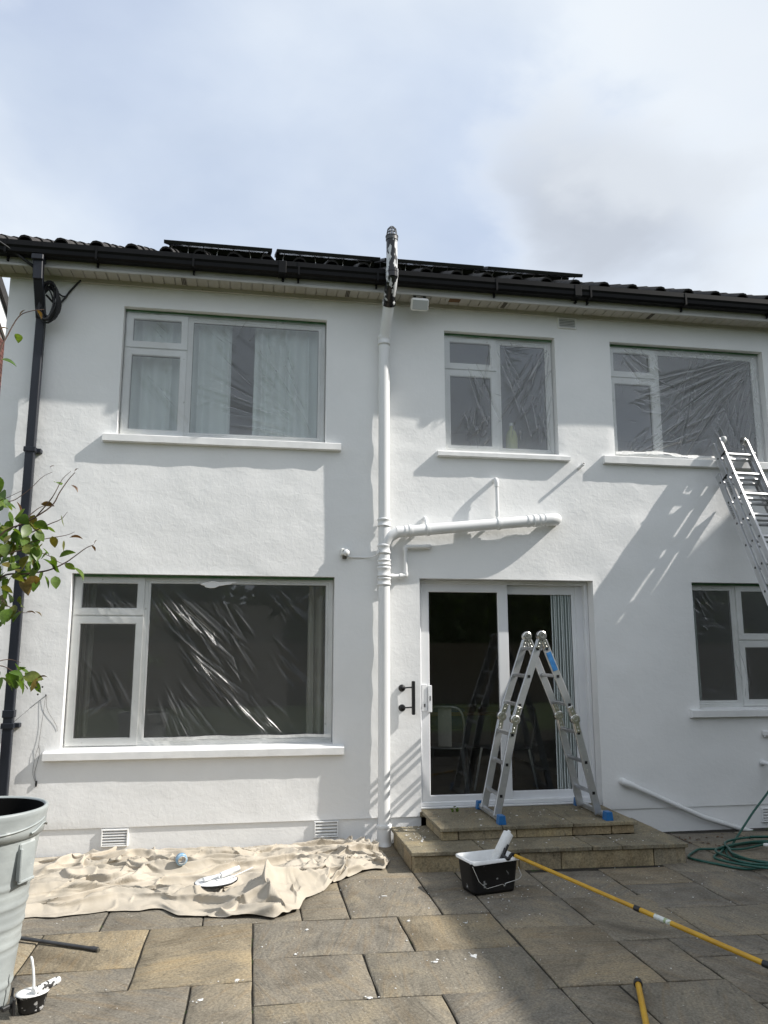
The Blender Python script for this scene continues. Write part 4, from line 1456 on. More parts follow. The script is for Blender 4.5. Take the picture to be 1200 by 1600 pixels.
# ------------------------------------------------------------------ things behind the glass
def curtain(label, x0, x1, z0, z1, y, mat, folds, amp, seed):
    n, m_ = int(folds * 12), 8
    rng = np.random.default_rng(seed)
    u = np.linspace(0, 1, n)
    ph = np.cumsum(rng.uniform(.6, 1.4, n))
    ph = ph / ph[-1] * folds * 2 * PI
    P = np.zeros((n, m_, 3))
    for j in range(m_):
        v = j / (m_ - 1)
        P[:, j, 0] = x0 + (x1 - x0) * u + .012 * np.sin(ph * .5 + v)
        P[:, j, 1] = y + amp * (0.6 + .4 * (1 - v)) * np.sin(ph + .25 * v)
        P[:, j, 2] = z0 + (z1 - z0) * v
    o = grid_obj('curtain', P, mat)
    return tag(o, label, 'curtain')


curtain('pale green curtain at the left of the upper left window', -1.45, -.27, 3.0, 4.85, .245, 'curtain', 9, .035, 1)
curtain('pale green curtain at the right of the upper left window', -.07, .85, 3.0, 4.85, .245, 'curtain', 8, .035, 2)
curtain('beige curtain gathered at the right of the lower left window', .50, .80, .5, 2.40, .40, 'curtain_beige', 4, .035, 3)
curtain('beige curtain gathered at the left of the lower left window', -1.66, -1.42, .5, 2.40, .40, 'curtain_beige', 4, .035, 4)
curtain('pale curtain at the left edge of the lower right window', 4.05, 4.42, .9, 2.40, .30, 'curtain', 5, .03, 5)

vb = thing('vertical_blind', 'pale vertical blind drawn to the right of the patio door', 'blind', (2.98, .235, 2.2))
sm_ = MB().box(-.042, .042, -.001, .001, -1.85, 0).mesh('slat', 'blind')
for k in range(11):
    link('slat', sm_, vb, False, None, (-.10 + k * .024, 0, -.02), (0, 0, R(38 + 6 * math.sin(k * 2.1))))
MB().box(-1.35, .18, -.02, .02, -.01, .04).build('rail', 'upvc', vb, world=False)

tbm = thing('dining_table', 'dark wooden table inside behind the patio door', 'table', (2.3, 2.2, .2))
MB().box(-.75, .75, -.4, .4, .70, .735, .004).build('tabletop', 'wood', tbm, world=False)
lm = MB().box(-.03, .03, -.03, .03, 0, .70).mesh('leg', 'wood')
for sx in (-.66, .66):
    for sy in (-.32, .32):
        link('leg', lm, tbm, False, None, (sx, sy, 0))


def metal_chair(x, y, rz, label):
    root = thing('metal_chair', label, 'chair', (x, y, .2), 'metal chairs inside')
    root.rotation_euler = (0, 0, rz)
    MB().box(-.19, .19, -.19, .19, .43, .455, .008).build('seat', 'alu_old', root, world=False)
    b_ = MB().tube(spline([(-.18, .19, .44), (-.20, .24, .70), (-.15, .26, .84), (0, .27, .86), (.15, .26, .84), (.20, .24, .70), (.18, .19, .44)], 5), .013, 8)
    b_.box(-.07, .07, .20, .207, .46, .84)
    b_.build('backrest', 'alu_old', root, world=False)
    for sx in (-1, 1):
        for sy in (-1, 1):
            MB().bar((sx * .17, sy * .17, .44), (sx * .23, sy * .23, 0), .035, .02).build('leg', 'alu_old', root, world=False)


metal_chair(2.05, 1.25, R(160), 'grey metal chair inside, nearer the left of the patio door')
metal_chair(2.62, 1.05, R(205), 'grey metal chair inside, behind the stepladder')
bg_ = MB().lathe([(0, 0), (.17, .01), (.20, .10), (.17, .22), (.08, .27), (0, .28)], (2.25, 2.0, .735), seg=14, sx=1.2, sy=.8)
tag(bg_.build('bag', 'cloth_blue'), 'dark blue bag lying on the table inside', 'bag')
yb = thing('bottle', 'yellow green bottle on the inner ledge of the small middle window', 'bottle', (2.50, .22, 3.53))
MB().lathe([(0, 0), (.055, .0), (.06, .02), (.06, .20), (.045, .26), (.02, .29), (.02, .32), (0, .32)], (0, 0, 0), seg=18).build('body', 'yellow_bottle', yb, world=False)
MB().lathe([(.022, .32), (.022, .35), (0, .35)], (0, 0, 0), seg=14).build('cap', 'lamp_white', yb, world=False)
lg = MB()
lg.box(1.72, 2.89, .09, .34, 3.505, 3.53)
lg.build('inner_ledge', 'upvc', house)

# ------------------------------------------------------------------ folding stepladder
sl_ = thing('stepladder', 'folding aluminium stepladder with blue feet standing on the steps', 'stepladder', (2.47, -.32, .25))
YN, YFR = -.50, -.135
LF, LMp, AP, RM, RF = (2.028, .285), (2.207, 1.06), (2.466, 1.762), (2.742, 1.058), (2.918, .278)


def lerp2(a, b_, t_):
    return (a[0] + (b_[0] - a[0]) * t_, a[1] + (b_[1] - a[1]) * t_)


SECT = [(LMp, LF, (.16, .47, .79), .020, 1.0), (AP, LMp, (.16, .49, .83), .035, .965), (AP, RM, (.16, .49, .83), .035, .965), (RM, RF, (.15, .46, .78), .020, 1.0)]
for (a, b_, fr3, t0, t1) in SECT:
    p0, p1 = lerp2(a, b_, t0 + .02), lerp2(a, b_, t1)
    off = 0.0
    for y in (YN, YFR):
        s_ = MB().bar((p0[0], y, p0[1]), (p1[0], y, p1[1]), .024, .064, up=(1, 0, 0), bev=.004)
        s_.build('stile', 'alu', sl_)
    for q in fr3:
        c_ = lerp2(a, b_, q)
        r_ = MB()
        r_.box(c_[0] - .014, c_[0] + .014, YN + .012, YFR - .012, c_[1] - .013, c_[1] + .013, .004)
        for w_ in (-.008, 0, .008):
            r_.box(c_[0] + w_ - .002, c_[0] + w_ + .002, YN + .014, YFR - .014, c_[1] + .0125, c_[1] + .0155)
        r_.build('rung', 'alu', sl_)
        MB().box(c_[0] - .012, c_[0] + .012, YN - .0145, YN - .0115, c_[1] - .012, c_[1] + .012).build('rung_hole_dark', 'handle_black', sl_)  # black box paints the dark of the open square hole
for (px, pz) in (LMp, RM, AP):
    for y in (YN, YFR):
        h_ = MB().lathe([(0, -.026), (.012, -.026), (.014, -.030), (.022, -.030), (.024, -.024), (.034, -.024), (.043, -.018), (.043, .018), (.034, .024), (0, .024)], (px, y, pz), (0, 1, 0), 26, smooth=False)
        h_.build('hinge', 'steel', sl_)
        dirs = {LMp: (LF, AP), RM: (RF, AP), AP: (LMp, RM)}[(px, pz)]
        k = MB()
        for e in dirs:
            d2 = (Vector((e[0], 0, e[1])) - Vector((px, 0, pz))).normalized()
            k.bar(Vector((px, y - .008, pz)) + d2 * .03, Vector((px, y - .008, pz)) + d2 * .115, .028, .046, up=(1, 0, 0), bev=.004)
            for q in (.07, .098):
                c_ = Vector((px, y - .024, pz)) + d2 * q
                k.lathe([(0, 0), (.006, .001), (.007, .004)], c_, (0, 1, 0), 8)
        k.build('hinge_plate', 'steel', sl_)
for (x, z) in ((2.030, .283), (2.952, .283)):
    k = MB().box(x - .016, x + .016, -.585, .012, z - .020, z + .020, .004)
    k.build('stabiliser_bar', 'alu', sl_)
    for (ya, yb_) in ((-.640, -.565), (-.018, .040)):
        k = MB()
        k.prism([(x - .030, .2505), (x + .034, .2505), (x + .026, .318), (x - .022, .318)], 'y', ya, yb_)
        k.build('foot', 'blue_plastic', sl_)
# tie between the right stile and the bar end, and the blue label
MB().bar((2.918, YN, .29), (2.955, YN, .285), .024, .03, up=(0, 1, 0)).build('bar_bracket', 'alu', sl_)
pA, pB = lerp2(AP, RM, .20), lerp2(AP, RM, .42)
MB().bar((pA[0], YN - .0135, pA[1]), (pB[0], YN - .0135, pB[1]), .003, .044, up=(1, 0, 0)).build('sticker', 'blue_label', sl_)

# ------------------------------------------------------------------ triple extension ladder
el = thing('extension_ladder', 'triple aluminium extension ladder leaning on the right window sill', 'ladder', (4.55, -2.05, 0))
dl = Vector((-.03, -.655, -1.26)).normalized()     # down the ladder
xa_ = (Vector((1, 0, 0)) - dl * dl.x).normalized()
nl_ = dl.cross(xa_).normalized()                   # out of the ladder's front
if nl_.y > 0:
    nl_ = -nl_
XC = 4.715
T0 = Vector((XC, -.118, 3.734))                     # front edge of the front section's top
LEN = (T0.z - 0.03) / -dl.z
for k, (wid, top, dep0) in enumerate(((.330, 0.0, 0.0), (.385, .012, .074), (.430, .345, .148))):
    hw = wid / 2
    for s_ in (-1, 1):
        p = T0 + dl * top - nl_ * (dep0 + .033)
        q = T0 + dl * LEN - nl_ * (dep0 + .033)
        if k == 2:
            q = T0 + dl * (LEN + .05) - nl_ * (dep0 + .033)
        b_ = MB()
        P0, Q0 = p + xa_ * s_ * (hw - .012), q + xa_ * s_ * (hw - .012)
        b_.bar(P0, Q0, .008, .0635, up=nl_)
        for e in (-1, 1):
            b_.bar(P0 + nl_ * e * .0285 + Vector((-s_ * .006, 0, 0)), Q0 + nl_ * e * .0285 + Vector((-s_ * .006, 0, 0)), .022, .006, up=nl_, bev=.001)
        b_.build('stile', 'alu_old', el)
    s = .195
    while s < LEN - .05:
        if s > top + .05:
            c_ = T0 + dl * s - nl_ * (dep0 + .030)
            b_ = MB()
            mtx = Matrix((xa_, dl, nl_)).transposed().to_4x4()
            mtx.translation = c_
            b_.box(-hw + .017, hw - .017, -.012, .012, -.015, .015, .004, mtx)
            b_.box(-hw + .02, hw - .02, -.0145, -.0118, -.010, -.004, 0, mtx)
            b_.box(-hw + .02, hw - .02, -.0145, -.0118, .004, .010, 0, mtx)
            b_.build('rung', 'alu_old', el)
            MB().lathe([(0, -.0012), (.011, -.001), (.012, 0)], c_ - xa_ * (hw - .0075), (1, 0, 0), 12).build('rung_hole_dark', 'handle_black', el)  # black disc paints the dark of the hole in the stile
        s += .25
for s_ in (-1, 1):
    c_ = T0 + dl * .012 - nl_ * (.018)
    xx = c_.x + s_ * (.1575 - .048)
    w_ = MB().lathe([(0, -.012), (.014, -.014), (.020, -.011), (.034, -.014), (.040, -.010), (.040, .010), (.034, .014), (.020, .011), (.014, .014), (0, .012)], (xx, c_.y, c_.z), (1, 0, 0), 24)
    w_.build('wheel', 'lamp_white' if s_ < 0 else 'steel', el)
    MB().tube([(xx - .03, c_.y, c_.z), (xx + .03, c_.y, c_.z)], .006, 8).build('axle', 'dark_metal', el)
for (wid, top, dep0, s) in ((.330, 0, 0, .185), (.385, 0, .074, .43)):
    for s_ in (-1, 1):
        c_ = T0 + dl * s - nl_ * (dep0 + .035)
        mtx = Matrix((xa_, dl, nl_)).transposed().to_4x4()
        mtx.translation = c_ + xa_ * s_ * (wid / 2 - .006)
        MB().box(-.006, .006, -.006, .006, -.075, .040, 0, mtx).build('guide_bracket', 'handle_black' if s_ < 0 else 'alu_old', el)
# stamped lettering on the outer faces of the left stiles
def text_mesh(body, size):
    cu = bpy.data.curves.new('lettering', 'FONT')
    cu.body = body
    cu.size = size
    cu.align_x = 'CENTER'
    cu.align_y = 'CENTER'
    cu.extrude = .0004
    to = bpy.data.objects.new('lettering', cu)
    COL.objects.link(to)
    dg = bpy.context.evaluated_depsgraph_get()
    me = bpy.data.meshes.new_from_object(to.evaluated_get(dg))
    bpy.data.objects.remove(to)
    me.materials.append(MATS['dark_metal'])
    return me


lt = text_mesh('LADDERS', .042)
for (wid, dep0, s) in ((.385, .074, .56), (.430, .148, .80)):
    c_ = T0 + dl * s - nl_ * (dep0 + .033)
    o = link('lettering', lt, el, False)
    mtx = Matrix((dl, nl_, -xa_)).transposed().to_4x4()
    o.rotation_euler = mtx.to_euler()
    o.location = c_ - xa_ * (wid / 2 - .0072) - wloc(el)

# ------------------------------------------------------------------ drop cloth (folds found by relaxing a too-large cloth into its outline)
def drop_cloth():
    """a canvas sheet lying in long crossing folds: every fold is a crease line with a steep and a soft flank"""
    n, m_ = 400, 200
    rng = np.random.default_rng(29)
    top = np.array([(-1.86, -.10), (-1.62, -.055), (-1.31, -.03), (-.9, -.05), (-.50, -.035), (-.1, -.05), (.25, -.035), (.60, -.04), (.90, -.07), (1.04, -.20), (1.10, -.34)])
    bot = np.array([(-1.62, -1.58), (-1.34, -1.535), (-1.05, -1.50), (-.75, -1.50), (-.53, -1.56), (-.25, -1.66), (-.01, -1.755), (.18, -1.79), (.34, -1.70), (.40, -1.47), (.53, -1.30), (.64, -1.07), (.82, -.92), (1.02, -.82), (1.11, -.62)])

    def along(c, k):
        d = np.r_[0, np.cumsum(np.hypot(*np.diff(c, axis=0).T))]
        q = np.linspace(0, d[-1], k)
        return np.c_[np.interp(q, d, c[:, 0]), np.interp(q, d, c[:, 1])]
    A, B = along(top, n), along(bot, n)
    wob = np.c_[np.zeros(n), .018 * smooth_noise(n, 2, 22, 1, rng)[:, 0]]
    A, B = A - np.abs(wob), B + wob * 1.3
    v = np.linspace(0, 1, m_)[None, :, None]
    XY = B[:, None, :] * (1 - v) + A[:, None, :] * v
    X, Y = XY[..., 0].copy(), XY[..., 1].copy()
    # warp so that no fold is ruler straight
    Xw = X + .05 * smooth_noise(n, m_, 8, 5, rng) + .018 * smooth_noise(n, m_, 26, 14, rng)
    Yw = Y + .05 * smooth_noise(n, m_, 8, 5, rng) + .018 * smooth_noise(n, m_, 26, 14, rng)
    Z = np.zeros((n, m_))
    SX = np.zeros((n, m_))
    SY = np.zeros((n, m_))

    def fold(px, py, ang, L, w, h, skew, bend=0.0):
        a = R(ang)
        dx, dy = Xw - px, Yw - py
        al = dx * math.cos(a) + dy * math.sin(a)
        ac = -dx * math.sin(a) + dy * math.cos(a) - bend * al * al
        t_ = np.clip(al / L + .5, 0, 1)
        env = np.where((t_ > 0) & (t_ < 1), np.sin(PI * t_) ** .8, 0)
        ww = w * (.55 + .6 * t_)
        side = np.where(ac * skew > 0, .42, 1.0)
        prof = np.exp(-(np.abs(ac) / (ww * side)) ** 1.15)
        hh = h * env * prof
        np.maximum(Z, hh + .35 * Z, out=Z)
        k = .42 * hh * skew
        SX[:] += -math.sin(a) * k
        SY[:] += math.cos(a) * k
    # long folds lying along the wall
    for (px, py, ang, L, w, h, sk) in ((-.95, -.28, 4, 1.7, .10, .075, -1), (-.2, -.22, -3, 1.5, .10, .060, -1), (.55, -.30, -8, 1.0, .10, .07, -1), (-1.0, -.62, -4, 1.6, .09, .060, -1), (-.25, -.62, 3, 1.3, .10, .075, -1),
                                     (-1.0, -.95, 8, 1.2, .10, .06, -1), (-.2, -.98, -2, 1.5, .09, .055, -1), (-.95, -1.28, 6, 1.3, .09, .07, -1), (-.2, -1.44, -12, 1.3, .08, .075, -1), (.22, -1.62, -8, .6, .07, .06, -1),
                                     (.55, -.62, -14, .9, .09, .065, -1), (.75, -.80, 24, .6, .07, .05, -1), (.30, -.42, -28, .5, .07, .06, 1), (-.62, -.45, -40, .55, .08, .065, 1), (-1.35, -.45, 60, .5, .10, .09, -1)):
        fold(px, py, ang, L, w, h, sk, rng.normal(0, .12))
    # the tall fold that stands up near the front right corner
    for (px, py, ang, L, w, h, sk) in ((.20, -1.34, 78, .62, .10, .20, 1), (.10, -1.46, 118, .5, .10, .14, -1), (.30, -1.28, 38, .5, .07, .12, 1), (.02, -1.50, 20, .5, .07, .09, -1), (.44, -1.12, 60, .45, .05, .07, 1), (.52, -1.02, 100, .4, .05, .06, -1)):
        fold(px, py, ang, L, w, h, sk)
    for _ in range(85):
        i, j = rng.integers(8, n - 8), rng.integers(8, m_ - 8)
        fold(X[i, j], Y[i, j], rng.choice((0, 0, 12, -12, 30, -35, 60)) + rng.normal(0, 12), rng.uniform(.35, 1.1), rng.uniform(.020, .055), rng.uniform(.035, .085), rng.choice((1, -1)), rng.normal(0, .4))
    for _ in range(110):
        i, j = rng.integers(5, n - 5), rng.integers(5, m_ - 5)
        fold(X[i, j], Y[i, j], rng.choice((10, -20, 35, 70, -60)) + rng.normal(0, 14), rng.uniform(.12, .42), rng.uniform(.007, .018), rng.uniform(.008, .020), rng.choice((1, -1)), rng.normal(0, 1))
    Z += .012 * np.abs(smooth_noise(n, m_, 14, 8, rng)) + .005 * np.abs(smooth_noise(n, m_, 40, 22, rng))
    for _ in range(1):
        Z[1:-1, 1:-1] = .4 * Z[1:-1, 1:-1] + .15 * (Z[2:, 1:-1] + Z[:-2, 1:-1] + Z[1:-1, 2:] + Z[1:-1, :-2])
    e = np.minimum(np.minimum(np.arange(n), np.arange(n)[::-1])[:, None] / 10.0, np.minimum(np.arange(m_), np.arange(m_)[::-1])[None, :] / 5.0)
    ed = np.clip(e, 0, 1)
    Z *= .25 + .75 * ed
    # rolled hem
    Z += .004 * np.exp(-(e / .3) ** 2)
    lim = .038
    SX, SY = np.clip(SX, -lim, lim) * ed, np.clip(SY, -lim, lim) * ed
    return np.stack([X + SX, Y + SY, Z + .004], -1)


DC = drop_cloth()
o = grid_obj('drop_cloth', DC, 'canvas')
tag(o, 'crumpled beige canvas drop cloth along the foot of the wall', 'drop cloth')


def cloth_z(x, y, rad=.06):
    d = (DC[..., 0] - x) ** 2 + (DC[..., 1] - y) ** 2
    near = DC[d < rad ** 2]
    return float(near[:, 2].max()) if len(near) else 0.0


# lid with brush and little roller lying on the cloth
tx, ty = -.20, -1.235
tz = cloth_z(tx, ty, .12) - .012
tray = thing('lid', 'white oval paint lid full of paint lying on the drop cloth', 'paint lid', (tx, ty, tz))
tray.rotation_euler = (R(4), R(-3), R(4))
MB().lathe([(.0, .0), (.13, .0), (.145, .008), (.148, .016), (.142, .019)], (0, 0, 0), seg=28, sx=1.0, sy=.72).build('rim', 'black_plastic', tray, world=False)
MB().lathe([(.143, .018), (.138, .0215), (.08, .020), (.0, .022)], (0, 0, 0), seg=28, sx=1.0, sy=.72).build('paint', 'wet_paint', tray, world=False)
br = thing('paint_brush', 'paint covered brush lying across the white lid', 'brush', (tx - .02, ty, tz + .03))
br.rotation_euler = (0, R(-5), R(22))
MB().bar((-.02, 0, .012), (.16, .0, .022), .022, .013, bev=.004).build('handle', 'wet_paint', br, world=False)
MB().box(-.07, -.018, -.022, .022, .002, .018, .004).build('bristles', 'wet_paint', br, world=False)
mr = thing('mini_roller', 'small white roller lying on the paint lid', 'roller', (tx + .03, ty + .02, tz + .045))
mr.rotation_euler = (0, R(-10), R(28))
MB().tube([(.0, 0, 0), (.14, 0, .0)], .019, 14).build('sleeve', 'sleeve', mr, world=False)
MB().tube(spline([(.0, 0, 0), (-.02, -.01, 0), (-.02, -.05, -.01), (.05, -.06, -.015), (.22, -.05, -.012)], 4), .004, 6).build('frame', 'wet_paint', mr, world=False)

bx, by = -.475, -.74
bz = cloth_z(bx, by, .04)
ro = thing('tape_roll', 'blue and clear roll of tape standing in a fold of the drop cloth', 'tape roll', (bx, by, bz + .028))
ro.rotation_euler = (R(12), 0, R(20))
ro.scale = (.75, .75, .75)
MB().lathe([(.040, -.022), (.055, -.024), (.055, .024), (.040, .022), (.040, -.022)], (0, 0, 0), (0, 1, 0), 26).build('tape', 'blue_clear', ro, world=False)
MB().lathe([(.036, -.027), (.041, -.027), (.041, .027), (.036, .027), (.036, -.027)], (0, 0, 0), (0, 1, 0), 26).build('core', 'lens', ro, world=False)

# ------------------------------------------------------------------ paint scuttle, roller and poles
scu = thing('paint_scuttle', 'black plastic paint scuttle coated white inside, in front of the steps', 'bucket', (1.665, -1.425, .006))
scu.rotation_euler = (0, 0, R(12))


def rrect(hx, hy, r, n=4):
    pts = []
    for (sx, sy, a0) in ((1, 1, 0), (-1, 1, 90), (-1, -1, 180), (1, -1, 270)):
        for k in range(n + 1):
            a = R(a0 + 90 * k / n)
            pts.append((sx * (hx - r) + r * math.cos(a), sy * (hy - r) + r * math.sin(a)))
    return pts


def loft(rings):
    mb = MB()
    n = len(rings[0])
    vs = [p for r_ in rings for p in r_]
    fs = [(i * n + k, i * n + (k + 1) % n, (i + 1) * n + (k + 1) % n, (i + 1) * n + k) for i in range(len(rings) - 1) for k in range(n)]
    mb.add(vs, fs, True)
    return mb


def z_(poly, z):
    return [(p[0], p[1], z) for p in poly]


o1 = loft([z_(rrect(.155, .095, .03), 0.004), z_(rrect(.158, .098, .03), 0.0), z_(rrect(.162, .102, .03), .02), z_(rrect(.182, .118, .035), .205), z_(rrect(.19, .125, .035), .207), z_(rrect(.192, .127, .035), .214)])
o1.add(z_(rrect(.155, .095, .03), .004), [tuple(range(20))])
o1.build('body', 'bucket_black', scu, world=False)
rngp = random.Random(2)
i1 = []
for (hx, hy, z) in ((.196, .131, .209), (.196, .131, .221), (.186, .121, .224), (.176, .112, .218), (.160, .10, .04)):
    ring = z_(rrect(hx, hy, .034), z)
    if hx == .196 and z < .215:
        ring = [(p[0], p[1], p[2] - rngp.choice((0, .002, .006, .012, .004))) for p in ring]
    i1.append(ring)
i2 = loft(i1)
i2.add(z_(rrect(.16, .10, .034), .045), [tuple(range(20))])
i2.build('paint_coat', 'wet_paint', scu, world=False)
h_ = MB().tube([(-.178, -.112, .19), (-.150, -.150, .10), (-.10, -.165, .055), (.03, -.150, .068), (.04, -.158, .055), (.05, -.150, .070), (.165, -.142, .085), (.196, -.12, .10), (.19, -.09, .15)], .0028, 6)
h_.build('wire_handle', 'steel', scu, world=False)

rol = thing('paint_roller', 'white paint roller on a yellow pole resting in the black scuttle', 'paint roller', (1.78, -1.47, .25))
a_, b_ = Vector((1.690, -1.475, .175)), Vector((1.822, -1.43, .372))
dr = (b_ - a_).normalized()
MB().tube([a_, a_ + dr * .004, b_ - dr * .004, b_], [.030, .037, .037, .030], 20).build('sleeve', 'sleeve', rol)
MB().tube([b_, b_ + dr * .015], .014, 10).build('end_cap', 'lamp_white', rol)
side = Vector((.35, -.85, .1)).normalized()
fm = MB()
mid = a_.lerp(b_, .32)
fm.tube([a_ + side * .040 - dr * .0, mid + side * .050, mid + side * .044 + dr * .05], .011, 8)
fm.tube([a_ + side * .043 + dr * .05 + Vector((.012, 0, -.01)), mid + side * .052 + dr * .08], .008, 8)
fm.build('frame', 'black_plastic', rol)
P0 = Vector((1.838, -1.51, .238))
P1 = Vector((2.655, -3.06, .055))
fm = MB().tube(spline([mid + side * .05, mid + side * .07 + Vector((.02, -.01, -.02)), P0 - (P1 - P0).normalized() * .03, P0], 4), .012, 10)
fm.build('yoke', 'black_plastic', rol)
dpl = (P1 - P0).normalized()
Lp = (P1 - P0).length
s1 = (Vector((2.353, -2.006, .05)) - P0).dot(dpl)
ratio = (967 - 803) / (1200 - 803)
# along the pole: the dark ring and the paper label
def onpole(px_frac):
    # perspective-correct position of the ring between the scuttle and the frame edge
    lo_, hi_ = 0.0, Lp
    return P0 + dpl * (Lp * px_frac)


MB().tube([P0, onpole(.555)], .0125, 14).build('pole', 'yellow_pole', rol)
MB().tube([onpole(.548), onpole(.570)], .017, 14).build('locking_ring', 'black_plastic', rol)
PE = P1 + dpl * .45
MB().tube([onpole(.568), PE], .0145, 14).build('pole', 'yellow_pole', rol)
MB().tube([onpole(.625), onpole(.685)], .0150, 14).build('sticker', 'pale_label', rol)
MB().tube([onpole(.985), onpole(1.02)], .018, 14).build('grip_ring', 'black_plastic', rol)

pol = thing('extension_pole', 'short yellow pole lying alone on the paving at the bottom edge', 'pole', (1.93, -3.07, 0.02))
a_, b_ = Vector((1.925, -3.085, .026)), Vector((1.52, -4.05, .026))
dd = (b_ - a_).normalized()
MB().tube([a_, b_], .0145, 14).build('tube', 'yellow_pole', pol)
MB().tube([a_ - dd * .030, a_ - dd * .02, a_ + dd * .012, a_ + dd * .016], [.016, .0205, .022, .018], 14).build('collar', 'black_plastic', pol)
MB().tube([a_ - dd * .065, a_ - dd * .028], [.007, .009], 10).build('thread', 'paint_flake', pol)

# ------------------------------------------------------------------ planter, shrub, kettle, rod
pc = (-1.275, -2.75)
plt = thing('planter', 'tall grey ribbed plastic planter at the left edge of the patio', 'planter', (*pc, 0))
def pr_(z):
    return .176 + (.268 - .176) * z / .80
prof = [(0, .0), (.165, .0)]
z = 0.0
ribs = [.10, .28, .37, .46, .55]
for zz_ in np.linspace(0, .76, 60):
    r_ = pr_(zz_)
    for rb in ribs:
        r_ += .006 * math.exp(-((zz_ - rb) / .010) ** 2) - .004 * math.exp(-((zz_ - rb + .022) / .006) ** 2)
    prof.append((r_, float(zz_)))
prof += [(.264, .765), (.280, .772), (.287, .80), (.289, .84), (.293, .868), (.296, .885), (.292, .893), (.284, .895), (.276, .890), (.270, .868), (.258, .80), (.245, .74)]
MB().lathe(prof, (*pc, 0), seg=56).build('tub', 'planter', plt)
MB().lathe([(.274, .886), (.268, .866), (.257, .80), (.210, .45), (.0, .45)], (*pc, 0), seg=40).build('liner', 'planter_inside', plt)
for ang in (-22, 158):
    a = R(ang)
    ca, sa_ = math.cos(a), math.sin(a)
    hm = MB()
    tx_ = Vector((-sa_, ca, 0))
    nr = Vector((ca, sa_, -.10)).normalized()
    base = Vector((pc[0] + ca * .251, pc[1] + sa_ * .251, .655))
    mt = Matrix((tx_, nr, Vector((0, 0, 1)))).transposed().to_4x4()
    mt.translation = base
    hm.box(-.055, .055, -.006, .016, -.075, .095, .006, mt)
    hm.box(-.060, -.045, .010, .026, -.075, .075, .004, mt)
    hm.box(-.060, .055, .010, .022, -.085, -.070, .004, mt)
    hm.build('lug', 'planter', plt)
hm = MB()
pts = []
for k in range(14):
    a = R(-62 + k * 4.6)
    zz_ = .806 + .034 * (k / 13) ** 1.5
    pts.append((pc[0] + math.cos(a) * .2895, pc[1] + math.sin(a) * .2895, zz_))
hm.tube(pts, .0045, 6)
pts = []
for k in range(12):
    a = R(-26 + k * 4.2)
    pts.append((pc[0] + math.cos(a) * .291, pc[1] + math.sin(a) * .291, .79 + .028 * abs(math.sin(k * .3)) ** 2))
hm.tube(pts, .0055, 6)
hm.build('moulding', 'planter', plt)

shb = thing('shrub', 'leafy shrub with reddish twigs growing from the grey planter', 'shrub', (*pc, .70))


def leaf_mesh(L, Wd, fold, curl, name='leaf', mat='leaf'):
    mb = MB()
    n = 6
    vs = []
    for k in range(n + 1):
        t_ = k / n
        w = Wd * (math.sin(PI * min(1, t_ * 1.02) ** .8) ** .8) * .5 if 0 < t_ < 1 else 0.0
        zc = curl * math.sin(t_ * 2.2) * L
        vs += [(t_ * L, -w, zc + fold * w), (t_ * L, 0, zc), (t_ * L, w, zc + fold * w)]
    fs = []
    for k in range(n):
        a = k * 3
        fs += [(a, a + 3, a + 4, a + 1), (a + 1, a + 4, a + 5, a + 2)]
    mb.add(vs, fs, True)
    me = mb.mesh(name, mat)
    me.validate()
    return me


LV = [leaf_mesh(.085, .055, .3, .10), leaf_mesh(.075, .048, .15, -.12), leaf_mesh(.095, .058, .4, .16), leaf_mesh(.065, .046, .2, .05)]
LB = [leaf_mesh(.062, .030, .5, .2, mat='leaf_brown'), leaf_mesh(.05, .034, .2, -.2, mat='leaf_brown'), leaf_mesh(.04, .012, .8, .3, mat='leaf_brown')]
